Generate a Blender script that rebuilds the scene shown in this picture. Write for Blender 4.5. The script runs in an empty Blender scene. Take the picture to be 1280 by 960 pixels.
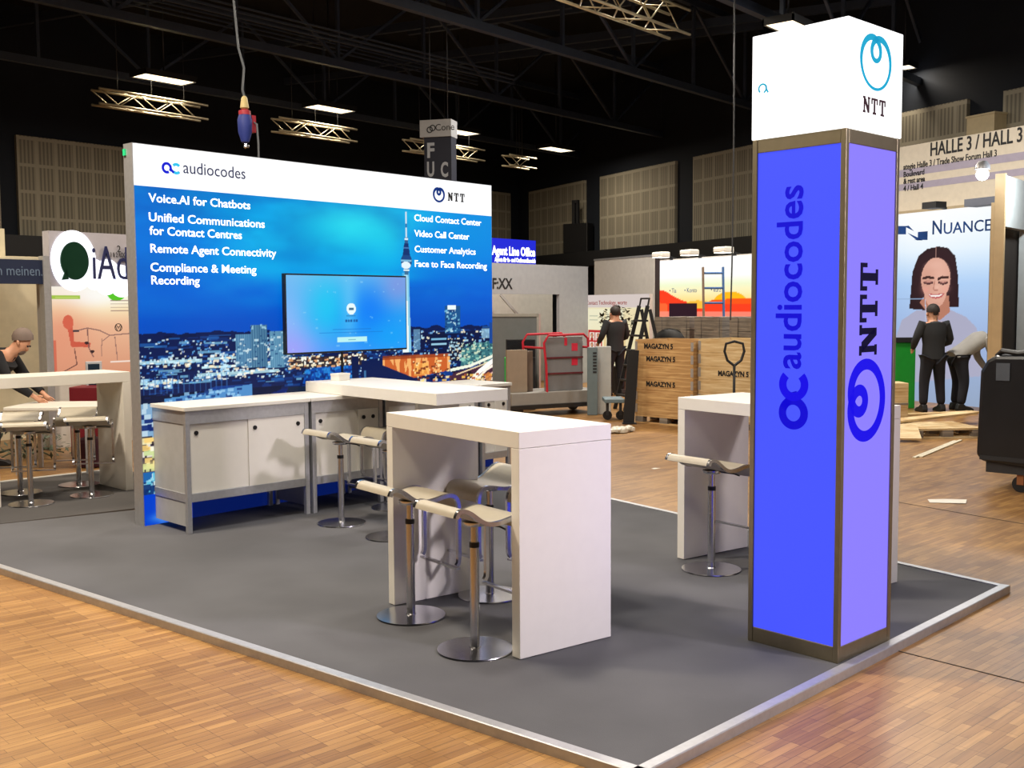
import bpy, bmesh, math, random
import numpy as np
from mathutils import Vector, Matrix
R = random.Random(7)
PI = math.pi
scn = bpy.context.scene
COL = scn.collection

# ------------------------------------------------------------------ camera
FPX = 1335.6
PITCH, YAW, ROLL = -0.0733, 0.6987, -0.0061
CAM = Vector((-1.7784, -2.5014, 1.6974))
_F = Vector((math.cos(PITCH)*math.cos(YAW), math.cos(PITCH)*math.sin(YAW), math.sin(PITCH)))
_R0 = _F.cross(Vector((0, 0, 1))).normalized(); _U0 = _R0.cross(_F)
_RV = _R0*math.cos(ROLL) + _U0*math.sin(ROLL)
_UV = -_R0*math.sin(ROLL) + _U0*math.cos(ROLL)
_H = Vector((math.cos(YAW), math.sin(YAW), 0))
_HR = Vector((math.sin(YAW), -math.cos(YAW), 0))
cd = bpy.data.cameras.new('camera'); cam = bpy.data.objects.new('camera', cd); COL.objects.link(cam)
m3 = Matrix((_RV, _UV, -_F)).transposed().to_4x4(); m3.translation = CAM
cam.matrix_world = m3
cd.sensor_width = 36; cd.lens = FPX/1280*36; cd.clip_end = 200; cd.clip_start = .05
scn.camera = cam
# ------------------------------------------------------------------ exposure, world, hall lamps
scn.view_settings.view_transform = 'Standard'; scn.view_settings.look = 'None'
scn.view_settings.exposure = 0.0; scn.view_settings.gamma = 1.0; scn.view_settings.use_curve_mapping = False
wd = bpy.data.worlds.new('hall_air'); scn.world = wd; wd.use_nodes = True
wd.node_tree.nodes['Background'].inputs[0].default_value = (.62, .68, .8, 1)
wd.node_tree.nodes['Background'].inputs[1].default_value = .012

def area(name, loc, size, power, color, aim=None, spread=PI):
    l = bpy.data.lights.new(name, 'AREA'); l.shape = 'RECTANGLE'; l.size, l.size_y = size
    l.energy = power; l.color = color; l.spread = spread
    o = bpy.data.objects.new(name, l); COL.objects.link(o); o.location = loc
    if aim is not None:
        o.rotation_euler = (Vector(aim) - Vector(loc)).to_track_quat('-Z', 'Y').to_euler()
    return o
WARM = (1, .86, .68); NEUT = (1, .93, .84)
# the hall's own ceiling lamps over the aisle (they hang above the top of the frame), plus one added fill spot
area('hall_lamp', (.0, 5.2, 6.6), (.8, .8), 590, WARM, (1.0, 4.6, 0))
area('hall_lamp', (1.7, 2.4, 6.6), (.8, .8), 230, NEUT, (2.2, 2.2, 0))
area('hall_lamp', (3.2, -3.4, 6.6), (.8, .8), 110, NEUT, (2.8, -.6, 0))
area('added_fill_spot', (4.3, -9.5, 5.2), (.8, .8), 34, (1, .9, 1), (2.4, 1.2, .6), .55)  # added fill, no hall fixture; lavender stand-in for tower glow on the front table
area('hall_lamp', (-1.6, .4, 6.6), (.8, .8), 150, WARM, (.4, .8, 0))
area('hall_lamp', (5.2, 1.8, 6.6), (.8, .8), 120, NEUT, (4.6, 1.8, 0))
area('hall_lamp', (8.5, -2.5, 6.6), (1.2, 1.2), 90, NEUT, (8.5, -2.5, 0))
area('hall_lamp', (3.0, 10.2, 6.4), (1.2, 1.2), 210, WARM, (3.0, 10.2, 0))
area('hall_lamp', (9.5, 7.5, 6.6), (1.2, 1.2), 260, WARM, (9.5, 7.5, 0))
area('hall_lamp', (15, 9, 6.6), (1.2, 1.2), 460, NEUT, (15, 9, 0))
area('hall_lamp', (14, 3, 6.6), (1.2, 1.2), 330, NEUT, (14, 3, 0))

# ------------------------------------------------------------------ helpers
def s2l(c):
    c = np.asarray(c, float)/255.0
    return np.where(c <= .04045, c/12.92, ((c+.055)/1.055)**2.4)
def lin(c): return tuple(float(x) for x in s2l(c)) + (1.0,)

def ray(u, v): return _F + _RV*((u-640)/FPX) - _UV*((v-480)/FPX)
def at(u, v, z=0.0):                 # point of a horizontal plane seen at a pixel
    d = ray(u, v); return CAM + d*((z-CAM.z)/d.z)
def pt(u, v, depth):                 # point seen at a pixel, at a distance ahead
    d = ray(u, v); return CAM + d*(depth/d.dot(_H))
def hall(right, fwd, z=0.0):         # metres to the right and ahead of the viewpoint
    p = CAM + _HR*right + _H*fwd; return Vector((p.x, p.y, z))
FL = -0.04                           # hall floor level (the stand carpet is z = 0)

MATS = {}
def mat(name, rgb, rough=.5, metal=0., emit=0., ergb=None, spec=.5, alpha=1., noise=None, bump=None):
    if name in MATS: return MATS[name]
    m = bpy.data.materials.new(name); m.use_nodes = True
    nt = m.node_tree; b = nt.nodes['Principled BSDF']
    b.inputs['Base Color'].default_value = lin(rgb); b.inputs['Roughness'].default_value = rough
    b.inputs['Metallic'].default_value = metal; b.inputs['Specular IOR Level'].default_value = .12 if emit else spec
    if emit:
        b.inputs['Emission Color'].default_value = lin(ergb or rgb); b.inputs['Emission Strength'].default_value = emit
    if alpha < 1: b.inputs['Alpha'].default_value = alpha
    tc = nt.nodes.new('ShaderNodeTexCoord')
    sc, amt = noise if noise else (9., .05)
    nz = nt.nodes.new('ShaderNodeTexNoise'); nz.inputs['Scale'].default_value = sc; nz.inputs['Detail'].default_value = 4
    nt.links.new(tc.outputs['Object'], nz.inputs['Vector'])
    mx = nt.nodes.new('ShaderNodeMix'); mx.data_type = 'RGBA'; mx.blend_type = 'MULTIPLY'; mx.inputs[0].default_value = 1
    mx.inputs[6].default_value = lin(rgb)
    cr = nt.nodes.new('ShaderNodeValToRGB')
    cr.color_ramp.elements[0].position = .3; cr.color_ramp.elements[0].color = (1-amt*2, 1-amt*2, 1-amt*2, 1)
    cr.color_ramp.elements[1].position = .7; cr.color_ramp.elements[1].color = (1, 1, 1, 1)
    nt.links.new(nz.outputs['Fac'], cr.inputs[0]); nt.links.new(cr.outputs[0], mx.inputs[7])
    nt.links.new(mx.outputs[2], b.inputs['Base Color'])
    if bump:
        bp = nt.nodes.new('ShaderNodeBump'); bp.inputs['Strength'].default_value = bump
        nt.links.new(nz.outputs['Fac'], bp.inputs['Height']); nt.links.new(bp.outputs[0], b.inputs['Normal'])
    MATS[name] = m; return m

def print_mat(name, emit, base=.0, rough=.5):
    """backlit or plain print: colours stored on the mesh as a printed picture"""
    if name in MATS: return MATS[name]
    m = bpy.data.materials.new(name); m.use_nodes = True; nt = m.node_tree; b = nt.nodes['Principled BSDF']
    a = nt.nodes.new('ShaderNodeVertexColor'); a.layer_name = 'print'
    b.inputs['Roughness'].default_value = rough; b.inputs['Specular IOR Level'].default_value = .15
    if base:
        nt.links.new(a.outputs[0], b.inputs['Base Color'])
    else:
        b.inputs['Base Color'].default_value = (0, 0, 0, 1)
    if emit:
        nt.links.new(a.outputs[0], b.inputs['Emission Color']); b.inputs['Emission Strength'].default_value = emit
    MATS[name] = m; return m

class MB:
    """collects shapes, then links them as one mesh object"""
    def __init__(s): s.v = []; s.f = []; s.sm = []
    def add(s, vs, fs, smooth=False):
        n = len(s.v); s.v += [tuple(x) for x in vs]; s.f += [tuple(i+n for i in f) for f in fs]; s.sm += [smooth]*len(fs); return s
    def box(s, a, b):
        x0, y0, z0 = a; x1, y1, z1 = b
        return s.add([(x0,y0,z0),(x1,y0,z0),(x1,y1,z0),(x0,y1,z0),(x0,y0,z1),(x1,y0,z1),(x1,y1,z1),(x0,y1,z1)],
                     [(0,3,2,1),(4,5,6,7),(0,1,5,4),(1,2,6,5),(2,3,7,6),(3,0,4,7)])
    def bar(s, p, q, w, h, up=(0,0,1)):
        p, q = Vector(p), Vector(q); d = (q-p).normalized(); up = Vector(up)
        if abs(d.dot(up)) > .98: up = Vector((1,0,0))
        sx = d.cross(up).normalized()*w/2; sy = sx.cross(d).normalized()*h/2
        vs = [p-sx-sy,p+sx-sy,p+sx+sy,p-sx+sy,q-sx-sy,q+sx-sy,q+sx+sy,q-sx+sy]
        return s.add(vs, [(0,3,2,1),(4,5,6,7),(0,1,5,4),(1,2,6,5),(2,3,7,6),(3,0,4,7)])
    def cyl(s, p, q, r, r2=None, n=16, caps=True):
        p, q = Vector(p), Vector(q); d = (q-p).normalized(); r2 = r if r2 is None else r2
        u = d.orthogonal().normalized(); w = d.cross(u)
        A = [p+(u*math.cos(2*PI*i/n)+w*math.sin(2*PI*i/n))*r for i in range(n)]
        B = [q+(u*math.cos(2*PI*i/n)+w*math.sin(2*PI*i/n))*r2 for i in range(n)]
        s.add(A+B, [(i,(i+1)%n,n+(i+1)%n,n+i) for i in range(n)], True)
        if caps:
            s.add(A, [tuple(range(n))[::-1]]); s.add(B, [tuple(range(n))])
        return s
    def tube(s, pts, r, n=8):
        pts = [Vector(p) for p in pts]; rings = []; u = None
        for i, p in enumerate(pts):
            d = (pts[min(i+1, len(pts)-1)]-pts[max(i-1, 0)]).normalized()
            u = d.orthogonal().normalized() if u is None else (u-d*u.dot(d)).normalized()
            w = d.cross(u); rings.append([p+(u*math.cos(2*PI*k/n)+w*math.sin(2*PI*k/n))*r for k in range(n)])
        vs = [x for ring in rings for x in ring]
        fs = [(i*n+k, i*n+(k+1)%n, (i+1)*n+(k+1)%n, (i+1)*n+k) for i in range(len(pts)-1) for k in range(n)]
        s.add(vs, fs, True); s.add(rings[0], [tuple(range(n))[::-1]]); s.add(rings[-1], [tuple(range(n))]); return s
    def lathe(s, prof, n=32, c=(0,0,0)):
        cx, cy, cz = c
        vs = [(cx+r*math.cos(2*PI*k/n), cy+r*math.sin(2*PI*k/n), cz+z) for r, z in prof for k in range(n)]
        fs = [(i*n+k, i*n+(k+1)%n, (i+1)*n+(k+1)%n, (i+1)*n+k) for i in range(len(prof)-1) for k in range(n)]
        s.add(vs, fs, True)
        if prof[0][0] > 1e-6: s.add(vs[:n], [tuple(range(n))[::-1]])
        if prof[-1][0] > 1e-6: s.add(vs[-n:], [tuple(range(n))])
        return s
    def prism(s, poly, fn, d0, d1):
        """2D outline (counter-clockwise) swept from d0 to d1; fn(a,b,d) gives the point"""
        n = len(poly); A = [fn(a,b,d0) for a,b in poly]; B = [fn(a,b,d1) for a,b in poly]
        s.add(A+B, [tuple(range(n))[::-1], tuple(range(n,2*n))]+[(i,(i+1)%n,n+(i+1)%n,n+i) for i in range(n)]); return s
    def strip(s, prof, y0, y1, t):
        """a bent sheet: profile of (x,z) points, extruded in y, thickness t below"""
        n = len(prof); top = [Vector((x,0,z)) for x,z in prof]; bot = []
        for i in range(n):
            d = (top[min(i+1,n-1)]-top[max(i-1,0)]).normalized(); nn = Vector((-d.z,0,d.x)); bot.append(top[i]-nn*t)
        vs = []
        for y in (y0, y1):
            vs += [(p.x,y,p.z) for p in top]+[(p.x,y,p.z) for p in bot]
        fs = []; o = 2*n
        for i in range(n-1):
            fs += [(i,i+1,o+i+1,o+i)[::-1], (n+i,n+i+1,o+n+i+1,o+n+i), (i,i+1,n+i+1,n+i), (o+i,o+i+1,o+n+i+1,o+n+i)[::-1]]
        fs += [(0,n,o+n,o), (n-1,o+n-1,o+2*n-1,2*n-1)]
        s.add(vs, fs, True); return s
    def ball(s, c, r, n=12, sq=(1,1,1)):
        vs = []; fs = []; m = n//2
        for i in range(m+1):
            th = PI*i/m
            for k in range(n):
                vs.append((c[0]+r*sq[0]*math.sin(th)*math.cos(2*PI*k/n), c[1]+r*sq[1]*math.sin(th)*math.sin(2*PI*k/n), c[2]+r*sq[2]*math.cos(th)))
        for i in range(m):
            for k in range(n): fs.append((i*n+k,(i+1)*n+k,(i+1)*n+(k+1)%n,i*n+(k+1)%n))
        return s.add(vs, fs, True)
    def build(s, name, m, parent=None, bevel=0., xf=None):
        me = bpy.data.meshes.new(name)
        vs = [xf @ Vector(v) for v in s.v] if xf is not None else s.v
        me.from_pydata([tuple(v) for v in vs], [], s.f); me.polygons.foreach_set('use_smooth', s.sm)
        bm = bmesh.new(); bm.from_mesh(me); bmesh.ops.remove_doubles(bm, verts=bm.verts, dist=1e-5)
        bmesh.ops.recalc_face_normals(bm, faces=bm.faces)
        if bevel:
            es = [e for e in bm.edges if len(e.link_faces) == 2 and e.calc_face_angle(0) > .6]
            bmesh.ops.bevel(bm, geom=es, offset=bevel, segments=2, affect='EDGES', clamp_overlap=True, profile=.5)
        for e in bm.edges:
            if len(e.link_faces) == 2 and e.calc_face_angle(0) > .7: e.smooth = False
        bm.to_mesh(me); bm.free(); me.update()
        if isinstance(m, (list, tuple)):
            for x in m: me.materials.append(x)
        else: me.materials.append(m)
        o = bpy.data.objects.new(name, me); COL.objects.link(o)
        if parent: o.parent = parent
        return o

def tag(o, label=None, cat=None, group=None, kind=None):
    if label: o['label'] = label
    if cat: o['category'] = cat
    if group: o['group'] = group
    if kind: o['kind'] = kind
    return o
def thing(name, label, cat, loc=(0,0,0), rotz=0., group=None):
    o = bpy.data.objects.new(name, None); COL.objects.link(o); o.empty_display_size = .1
    o.location = loc; o.rotation_euler = (0, 0, rotz); return tag(o, label, cat, group)
def struct(o): o['kind'] = 'structure'; return o
def dup(root, loc, rotz, label=None):
    r = root.copy(); COL.objects.link(r); r.location = loc; r.rotation_euler = (0, 0, rotz)
    if label: r['label'] = label
    for ch in list(root.children):
        c = ch.copy(); COL.objects.link(c); c.parent = r
        for g in list(ch.children):
            d = g.copy(); COL.objects.link(d); d.parent = c
    return r
def frame_xf(origin, ex, ez=(0,0,1)):
    """local (a, depth-out, b): a along ex, b along ez, y pointing away from the viewer"""
    ex = Vector(ex).normalized(); ez = Vector(ez).normalized(); ey = ez.cross(ex)
    m = Matrix((ex, ey, ez)).transposed().to_4x4(); m.translation = Vector(origin); return m

def text(name, s, size, m, parent, pos, ex=(1,0,0), ez=(0,0,1), align='LEFT', bold=0., width=None, thick=.0015, shear=0., space=1.):
    """flat lettering standing on the plane spanned by ex (reading direction) and ez (letter height)"""
    cu = bpy.data.curves.new(name, 'FONT'); cu.body = s; cu.size = size; cu.align_x = align; cu.offset = bold
    cu.shear = shear; cu.space_character = space; cu.resolution_u = 3
    cu.extrude = thick
    tmp = bpy.data.objects.new('tmp', cu); COL.objects.link(tmp)
    dg = bpy.context.evaluated_depsgraph_get(); me = bpy.data.meshes.new_from_object(tmp.evaluated_get(dg))
    bpy.data.objects.remove(tmp); bpy.data.curves.remove(cu)
    co = np.empty(len(me.vertices)*3); me.vertices.foreach_get('co', co); co = co.reshape(-1,3)
    if width:
        a, b = co[:,0].min(), co[:,0].max()
        base = {'LEFT': a, 'CENTER': (a+b)/2, 'RIGHT': b}[align]
        co[:,0] = (co[:,0]-base)*width/(b-a)
    ex = np.array(Vector(ex).normalized()); ez = np.array(Vector(ez).normalized()); n = np.cross(ex, ez)
    out = np.array(pos)[None] + co[:,:1]*ex + co[:,1:2]*ez + co[:,2:3]*n
    me.vertices.foreach_set('co', out.ravel()); me.materials.clear(); me.materials.append(m); me.update()
    me.name = name
    o = bpy.data.objects.new(name, me); COL.objects.link(o)
    if parent: o.parent = parent
    return o

def ribbon(mb, pts, ws, fn, d0, d1, closed=False):
    """a flat stroke of varying width along 2D points"""
    P = np.array(pts, float); n = len(P); L = []; Rr = []
    for i in range(n):
        a = P[(i-1) % n] if closed or i > 0 else P[i]; b = P[(i+1) % n] if closed or i < n-1 else P[i]
        d = (b-a)/max(np.linalg.norm(b-a), 1e-9); nn = np.array((-d[1], d[0])); w = ws[i]/2 if hasattr(ws, '__len__') else ws/2
        L.append(P[i]+nn*w); Rr.append(P[i]-nn*w)
    m = n if closed else n-1
    vs = []; fs = []
    for d in (d0, d1):
        vs += [fn(*p, d) for p in L]+[fn(*p, d) for p in Rr]
    o = 2*n
    for i in range(m):
        j = (i+1) % n
        fs += [(i,j,n+j,n+i), (o+i,o+j,o+n+j,o+n+i)[::-1], (i,j,o+j,o+i)[::-1], (n+i,n+j,o+n+j,o+n+i)]
    if not closed: fs += [(0,n,o+n,o), (n-1,2*n-1,o+2*n-1,o+n-1)[::-1]]
    mb.add(vs, fs); return mb

# ---- painted pictures (for printed graphics), colours 0..255 sRGB
class Paint:
    def __init__(s, w, h, nx, ny, seed=1):
        s.w, s.h, s.nx, s.ny = w, h, nx, ny; s.rg = np.random.default_rng(seed)
        s.X, s.Z = np.meshgrid(np.linspace(0,w,nx), np.linspace(0,h,ny)); s.a = np.zeros((ny,nx,3))
    def fill(s, mask, c, k=1.):
        mk = (np.asarray(mask, float)*k)[..., None]; s.a = s.a*(1-mk)+np.array(c, float)*mk; return s
    def vgrad(s, stops):
        zs = [q[0] for q in stops]
        for i in range(3): s.a[..., i] = np.interp(s.Z, zs, [q[1][i] for q in stops])
        return s
    def rect(s, x0, z0, x1, z1, c, k=1.): return s.fill((s.X>=x0)&(s.X<=x1)&(s.Z>=z0)&(s.Z<=z1), c, k)
    def ell(s, cx, cz, rx, rz, c, k=1., soft=0.):
        d = ((s.X-cx)/rx)**2+((s.Z-cz)/rz)**2
        return s.fill(np.exp(-d*1.2) if soft else d <= 1, c, k)
    def poly(s, pts, c, k=1.):
        ins = np.zeros(s.X.shape, bool); n = len(pts)
        for i in range(n):
            x0,z0 = pts[i]; x1,z1 = pts[(i+1)%n]
            if z0 == z1: continue
            cond = ((z0 > s.Z) != (z1 > s.Z)) & (s.X < (x1-x0)*(s.Z-z0)/(z1-z0)+x0); ins ^= cond
        return s.fill(ins, c, k)
    def line(s, pts, w, c, k=1.):
        for (x0,z0),(x1,z1) in zip(pts[:-1], pts[1:]):
            dx,dz = x1-x0,z1-z0; L = dx*dx+dz*dz+1e-12
            t = np.clip(((s.X-x0)*dx+(s.Z-z0)*dz)/L, 0, 1)
            s.fill(np.hypot(s.X-x0-t*dx, s.Z-z0-t*dz) <= w/2, c, k)
        return s
    def noise(s, cx, cz, octaves=4):
        out = np.zeros(s.X.shape); amp = 1.
        for o in range(octaves):
            gx, gz = max(2, int(s.w/cx*2**o)+2), max(2, int(s.h/cz*2**o)+2); g = s.rg.random((gz+1, gx+1))
            fx = s.X/s.w*(gx-1); fz = s.Z/s.h*(gz-1); ix = fx.astype(int); iz = fz.astype(int); tx = fx-ix; tz = fz-iz
            tx = tx*tx*(3-2*tx); tz = tz*tz*(3-2*tz)
            out += amp*((g[iz,ix]*(1-tx)+g[iz,ix+1]*tx)*(1-tz)+(g[iz+1,ix]*(1-tx)+g[iz+1,ix+1]*tx)*tz); amp *= .5
        return (out-out.min())/(out.max()-out.min())
    def dots(s, n, x0, z0, x1, z1, r0, r1, cols, k=.9):
        for _ in range(n):
            x, z = s.rg.uniform(x0,x1), s.rg.uniform(z0,z1); r = s.rg.uniform(r0,r1)
            q_ = r*s.rg.choice((1.,1.,2.2,3.5)); i0 = max(0,int((x-q_)/s.w*(s.nx-1))); i1 = int((x+q_)/s.w*(s.nx-1))+1
            j0 = max(0,int((z-r)/s.h*(s.ny-1))); j1 = int((z+r)/s.h*(s.ny-1))+1
            sub = s.a[j0:j1, i0:i1]; c = np.array(cols[s.rg.integers(len(cols))], float)
            if sub.size: sub[...] = sub*(1-k)+c*k
        return s
    def mesh(s, name, m, parent=None, xf=None, y=0.):
        nx, ny = s.nx, s.ny; vs = np.stack([s.X.ravel(), np.full(s.X.size, y), s.Z.ravel()], 1)
        if xf is not None:
            M = np.array(xf); vs = vs @ M[:3,:3].T + M[:3,3]
        i = np.arange(nx*ny).reshape(ny,nx)
        q = np.stack([i[:-1,:-1], i[:-1,1:], i[1:,1:], i[1:,:-1]], -1).reshape(-1,4)
        me = bpy.data.meshes.new(name); me.vertices.add(len(vs)); me.vertices.foreach_set('co', vs.ravel())
        me.loops.add(q.size); me.loops.foreach_set('vertex_index', q.ravel().astype(np.int32))
        me.polygons.add(len(q)); me.polygons.foreach_set('loop_start', np.arange(0,q.size,4,dtype=np.int32))
        me.update(calc_edges=True)
        ca = me.color_attributes.new('print', 'FLOAT_COLOR', 'POINT')
        rgba = np.ones((nx*ny,4)); rgba[:,:3] = s2l(np.clip(s.a,0,255)).reshape(-1,3); ca.data.foreach_set('color', rgba.ravel().astype(np.float32))
        me.materials.append(m); me.validate(); o = bpy.data.objects.new(name, me); COL.objects.link(o)
        if parent: o.parent = parent
        return o

# ------------------------------------------------------------------ materials
WHITE = mat('white_laminate', (226,222,212), .38, noise=(14,.015))
ALU = mat('brushed_aluminium', (190,191,194), .4, .6, noise=(30,.06))
CHROME = mat('matt_chrome', (196,196,200), .24, 1., noise=(20,.03))
STEEL = mat('dark_steel', (70,72,76), .4, .8)
BLACK = mat('black_plastic', (18,18,20), .45)
BLACKP = mat('black_paint', (26,27,30), .55)
GREYW = mat('grey_panel', (176,176,176), .6)
WWALL = mat('white_wall_panel', (205,200,192), .6)
NAVY = mat('navy_ink', (12,24,84), .6)
INK = mat('black_ink', (22,22,26), .6)
GLOWW = mat('white_backlit_fabric', (245,247,250), .7, emit=1.12)

def wood_floor():
    m = bpy.data.materials.new('strip_parquet'); m.use_nodes = True; nt = m.node_tree; b = nt.nodes['Principled BSDF']
    N = nt.nodes.new; L = nt.links.new
    tc = N('ShaderNodeTexCoord'); mp = N('ShaderNodeMapping'); mp.inputs['Rotation'].default_value = (0,0,.12)
    L(tc.outputs['Object'], mp.inputs[0])
    def brick(w, h, off, c1, c2):
        k = N('ShaderNodeTexBrick'); k.inputs['Scale'].default_value = 1; k.inputs['Brick Width'].default_value = w
        k.inputs['Row Height'].default_value = h; k.inputs['Mortar Size'].default_value = .0012; k.inputs['Mortar Smooth'].default_value = .3
        k.inputs['Color1'].default_value = c1; k.inputs['Color2'].default_value = c2; k.inputs['Mortar'].default_value = (.12,.06,.02,1)
        k.offset = off; k.offset_frequency = 2; k.squash = 1; L(mp.outputs[0], k.inputs[0]); return k
    k1 = brick(.27,.043,.5, lin((184,142,86)), lin((148,108,64)))
    k2 = brick(.27,.172,.37, (1,1,1,1), (.8,.78,.76,1))
    mx = N('ShaderNodeMix'); mx.data_type='RGBA'; mx.blend_type='MULTIPLY'; mx.inputs[0].default_value=.7
    L(k1.outputs[0], mx.inputs[6]); L(k2.outputs[0], mx.inputs[7])
    sv = N('ShaderNodeMapping'); sv.inputs['Scale'].default_value = (2.5,40,1); L(mp.outputs[0], sv.inputs[0])
    nz = N('ShaderNodeTexNoise'); nz.inputs['Scale'].default_value = 1.5; nz.inputs['Detail'].default_value = 6; L(sv.outputs[0], nz.inputs[0])
    cr = N('ShaderNodeValToRGB'); cr.color_ramp.elements[0].color=(.66,.62,.58,1); cr.color_ramp.elements[1].color=(1.1,1.08,1.05,1)
    cr.color_ramp.elements[0].position=.3; cr.color_ramp.elements[1].position=.72; L(nz.outputs[0], cr.inputs[0])
    m2 = N('ShaderNodeMix'); m2.data_type='RGBA'; m2.blend_type='MULTIPLY'; m2.inputs[0].default_value=.8
    L(mx.outputs[2], m2.inputs[6]); L(cr.outputs[0], m2.inputs[7])
    n3 = N('ShaderNodeTexNoise'); n3.inputs['Scale'].default_value=.9; n3.inputs['Detail'].default_value=5; L(tc.outputs['Object'], n3.inputs[0])
    c3 = N('ShaderNodeValToRGB'); c3.color_ramp.elements[0].color=(.72,.7,.7,1); c3.color_ramp.elements[0].position=.35; c3.color_ramp.elements[1].position=.6
    L(n3.outputs[0], c3.inputs[0])
    m3_ = N('ShaderNodeMix'); m3_.data_type='RGBA'; m3_.blend_type='MULTIPLY'; m3_.inputs[0].default_value=.6
    L(m2.outputs[2], m3_.inputs[6]); L(c3.outputs[0], m3_.inputs[7]); L(m3_.outputs[2], b.inputs['Base Color'])
    mr = N('ShaderNodeMapRange'); mr.inputs[3].default_value=.3; mr.inputs[4].default_value=.48; L(n3.outputs[0], mr.inputs[0]); L(mr.outputs[0], b.inputs['Roughness'])
    bp = N('ShaderNodeBump'); bp.inputs['Strength'].default_value=.12; bp.inputs['Distance'].default_value=.004; L(k1.outputs['Fac'], bp.inputs['Height']); bp.invert=True
    L(bp.outputs[0], b.inputs['Normal']); b.inputs['Specular IOR Level'].default_value=.45
    return m
def carpet(name, c):
    m = bpy.data.materials.new(name); m.use_nodes=True; nt=m.node_tree; b=nt.nodes['Principled BSDF']; N=nt.nodes.new; L=nt.links.new
    tc=N('ShaderNodeTexCoord'); n1=N('ShaderNodeTexNoise'); n1.inputs['Scale'].default_value=1.1; n1.inputs['Detail'].default_value=5
    n2=N('ShaderNodeTexNoise'); n2.inputs['Scale'].default_value=260; L(tc.outputs['Object'],n1.inputs[0]); L(tc.outputs['Object'],n2.inputs[0])
    cr=N('ShaderNodeValToRGB'); cr.color_ramp.elements[0].color=lin([x*.93 for x in c]); cr.color_ramp.elements[1].color=lin([x*1.06 for x in c])
    cr.color_ramp.elements[0].position=.35; cr.color_ramp.elements[1].position=.65
    L(n1.outputs[0],cr.inputs[0]); L(cr.outputs[0],b.inputs['Base Color'])
    bp=N('ShaderNodeBump'); bp.inputs['Strength'].default_value=.25; bp.inputs['Distance'].default_value=.003; L(n2.outputs[0],bp.inputs['Height']); L(bp.outputs[0],b.inputs['Normal'])
    b.inputs['Roughness'].default_value=.9; b.inputs['Specular IOR Level'].default_value=.25
    return m
def slat_panel():
    m = bpy.data.materials.new('slatted_acoustic_panel'); m.use_nodes=True; nt=m.node_tree; b=nt.nodes['Principled BSDF']; N=nt.nodes.new; L=nt.links.new
    tc=N('ShaderNodeTexCoord'); sp=N('ShaderNodeSeparateXYZ'); cb=N('ShaderNodeCombineXYZ'); L(tc.outputs['Object'],sp.inputs[0]); L(sp.outputs[0],cb.inputs[0]); L(sp.outputs[2],cb.inputs[1])
    bk=N('ShaderNodeTexBrick'); bk.offset=0; bk.inputs['Scale'].default_value=1; bk.inputs['Brick Width'].default_value=.5; bk.inputs['Row Height'].default_value=.66; bk.inputs['Mortar Size'].default_value=.045; bk.inputs['Mortar Smooth'].default_value=.2
    bk.inputs['Color1'].default_value=(.62,.62,.62,1); bk.inputs['Color2'].default_value=(.78,.78,.78,1); bk.inputs['Mortar'].default_value=(1,1,1,1); L(cb.outputs[0],bk.inputs[0])
    wv=N('ShaderNodeTexWave'); wv.bands_direction='X'; wv.inputs['Scale'].default_value=3.2; wv.inputs['Distortion'].default_value=.0; L(cb.outputs[0],wv.inputs[0])
    cr=N('ShaderNodeValToRGB'); cr.color_ramp.elements[0].color=lin((126,121,106)); cr.color_ramp.elements[1].color=lin((168,161,141)); cr.color_ramp.elements[0].position=.2; cr.color_ramp.elements[1].position=.7; L(wv.outputs[1],cr.inputs[0])
    mx=N('ShaderNodeMix'); mx.data_type='RGBA'; mx.inputs[7].default_value=lin((168,161,142)); L(bk.outputs['Fac'],mx.inputs[0]); L(cr.outputs[0],mx.inputs[6])
    m2=N('ShaderNodeMix'); m2.data_type='RGBA'; m2.blend_type='MULTIPLY'; m2.inputs[0].default_value=.45; L(mx.outputs[2],m2.inputs[6]); L(bk.outputs[0],m2.inputs[7]); L(m2.outputs[2],b.inputs['Base Color']); b.inputs['Roughness'].default_value=.75
    return m
def planks(name, c1, c2):
    m = bpy.data.materials.new(name); m.use_nodes=True; nt=m.node_tree; b=nt.nodes['Principled BSDF']; N=nt.nodes.new; L=nt.links.new
    tc=N('ShaderNodeTexCoord'); mp=N('ShaderNodeMapping'); L(tc.outputs['Object'],mp.inputs[0]); mp.inputs['Scale'].default_value=(1.5,1.5,22)
    nz=N('ShaderNodeTexNoise'); nz.inputs['Scale'].default_value=1.6; nz.inputs['Detail'].default_value=6; nz.inputs['Distortion'].default_value=.8; L(mp.outputs[0],nz.inputs[0])
    cr=N('ShaderNodeValToRGB'); cr.color_ramp.elements[0].color=lin(c1); cr.color_ramp.elements[1].color=lin(c2); cr.color_ramp.elements[0].position=.3; cr.color_ramp.elements[1].position=.66
    L(nz.outputs[0],cr.inputs[0]); L(cr.outputs[0],b.inputs['Base Color']); b.inputs['Roughness'].default_value=.65
    return m
PINE = planks('pine_boards', (164,122,74), (212,176,122)); OLDW = planks('weathered_boards', (92,86,80), (150,140,128))
PINE2 = planks('yellow_pine', (190,156,104), (226,204,160))
SLAT = slat_panel()

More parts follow.
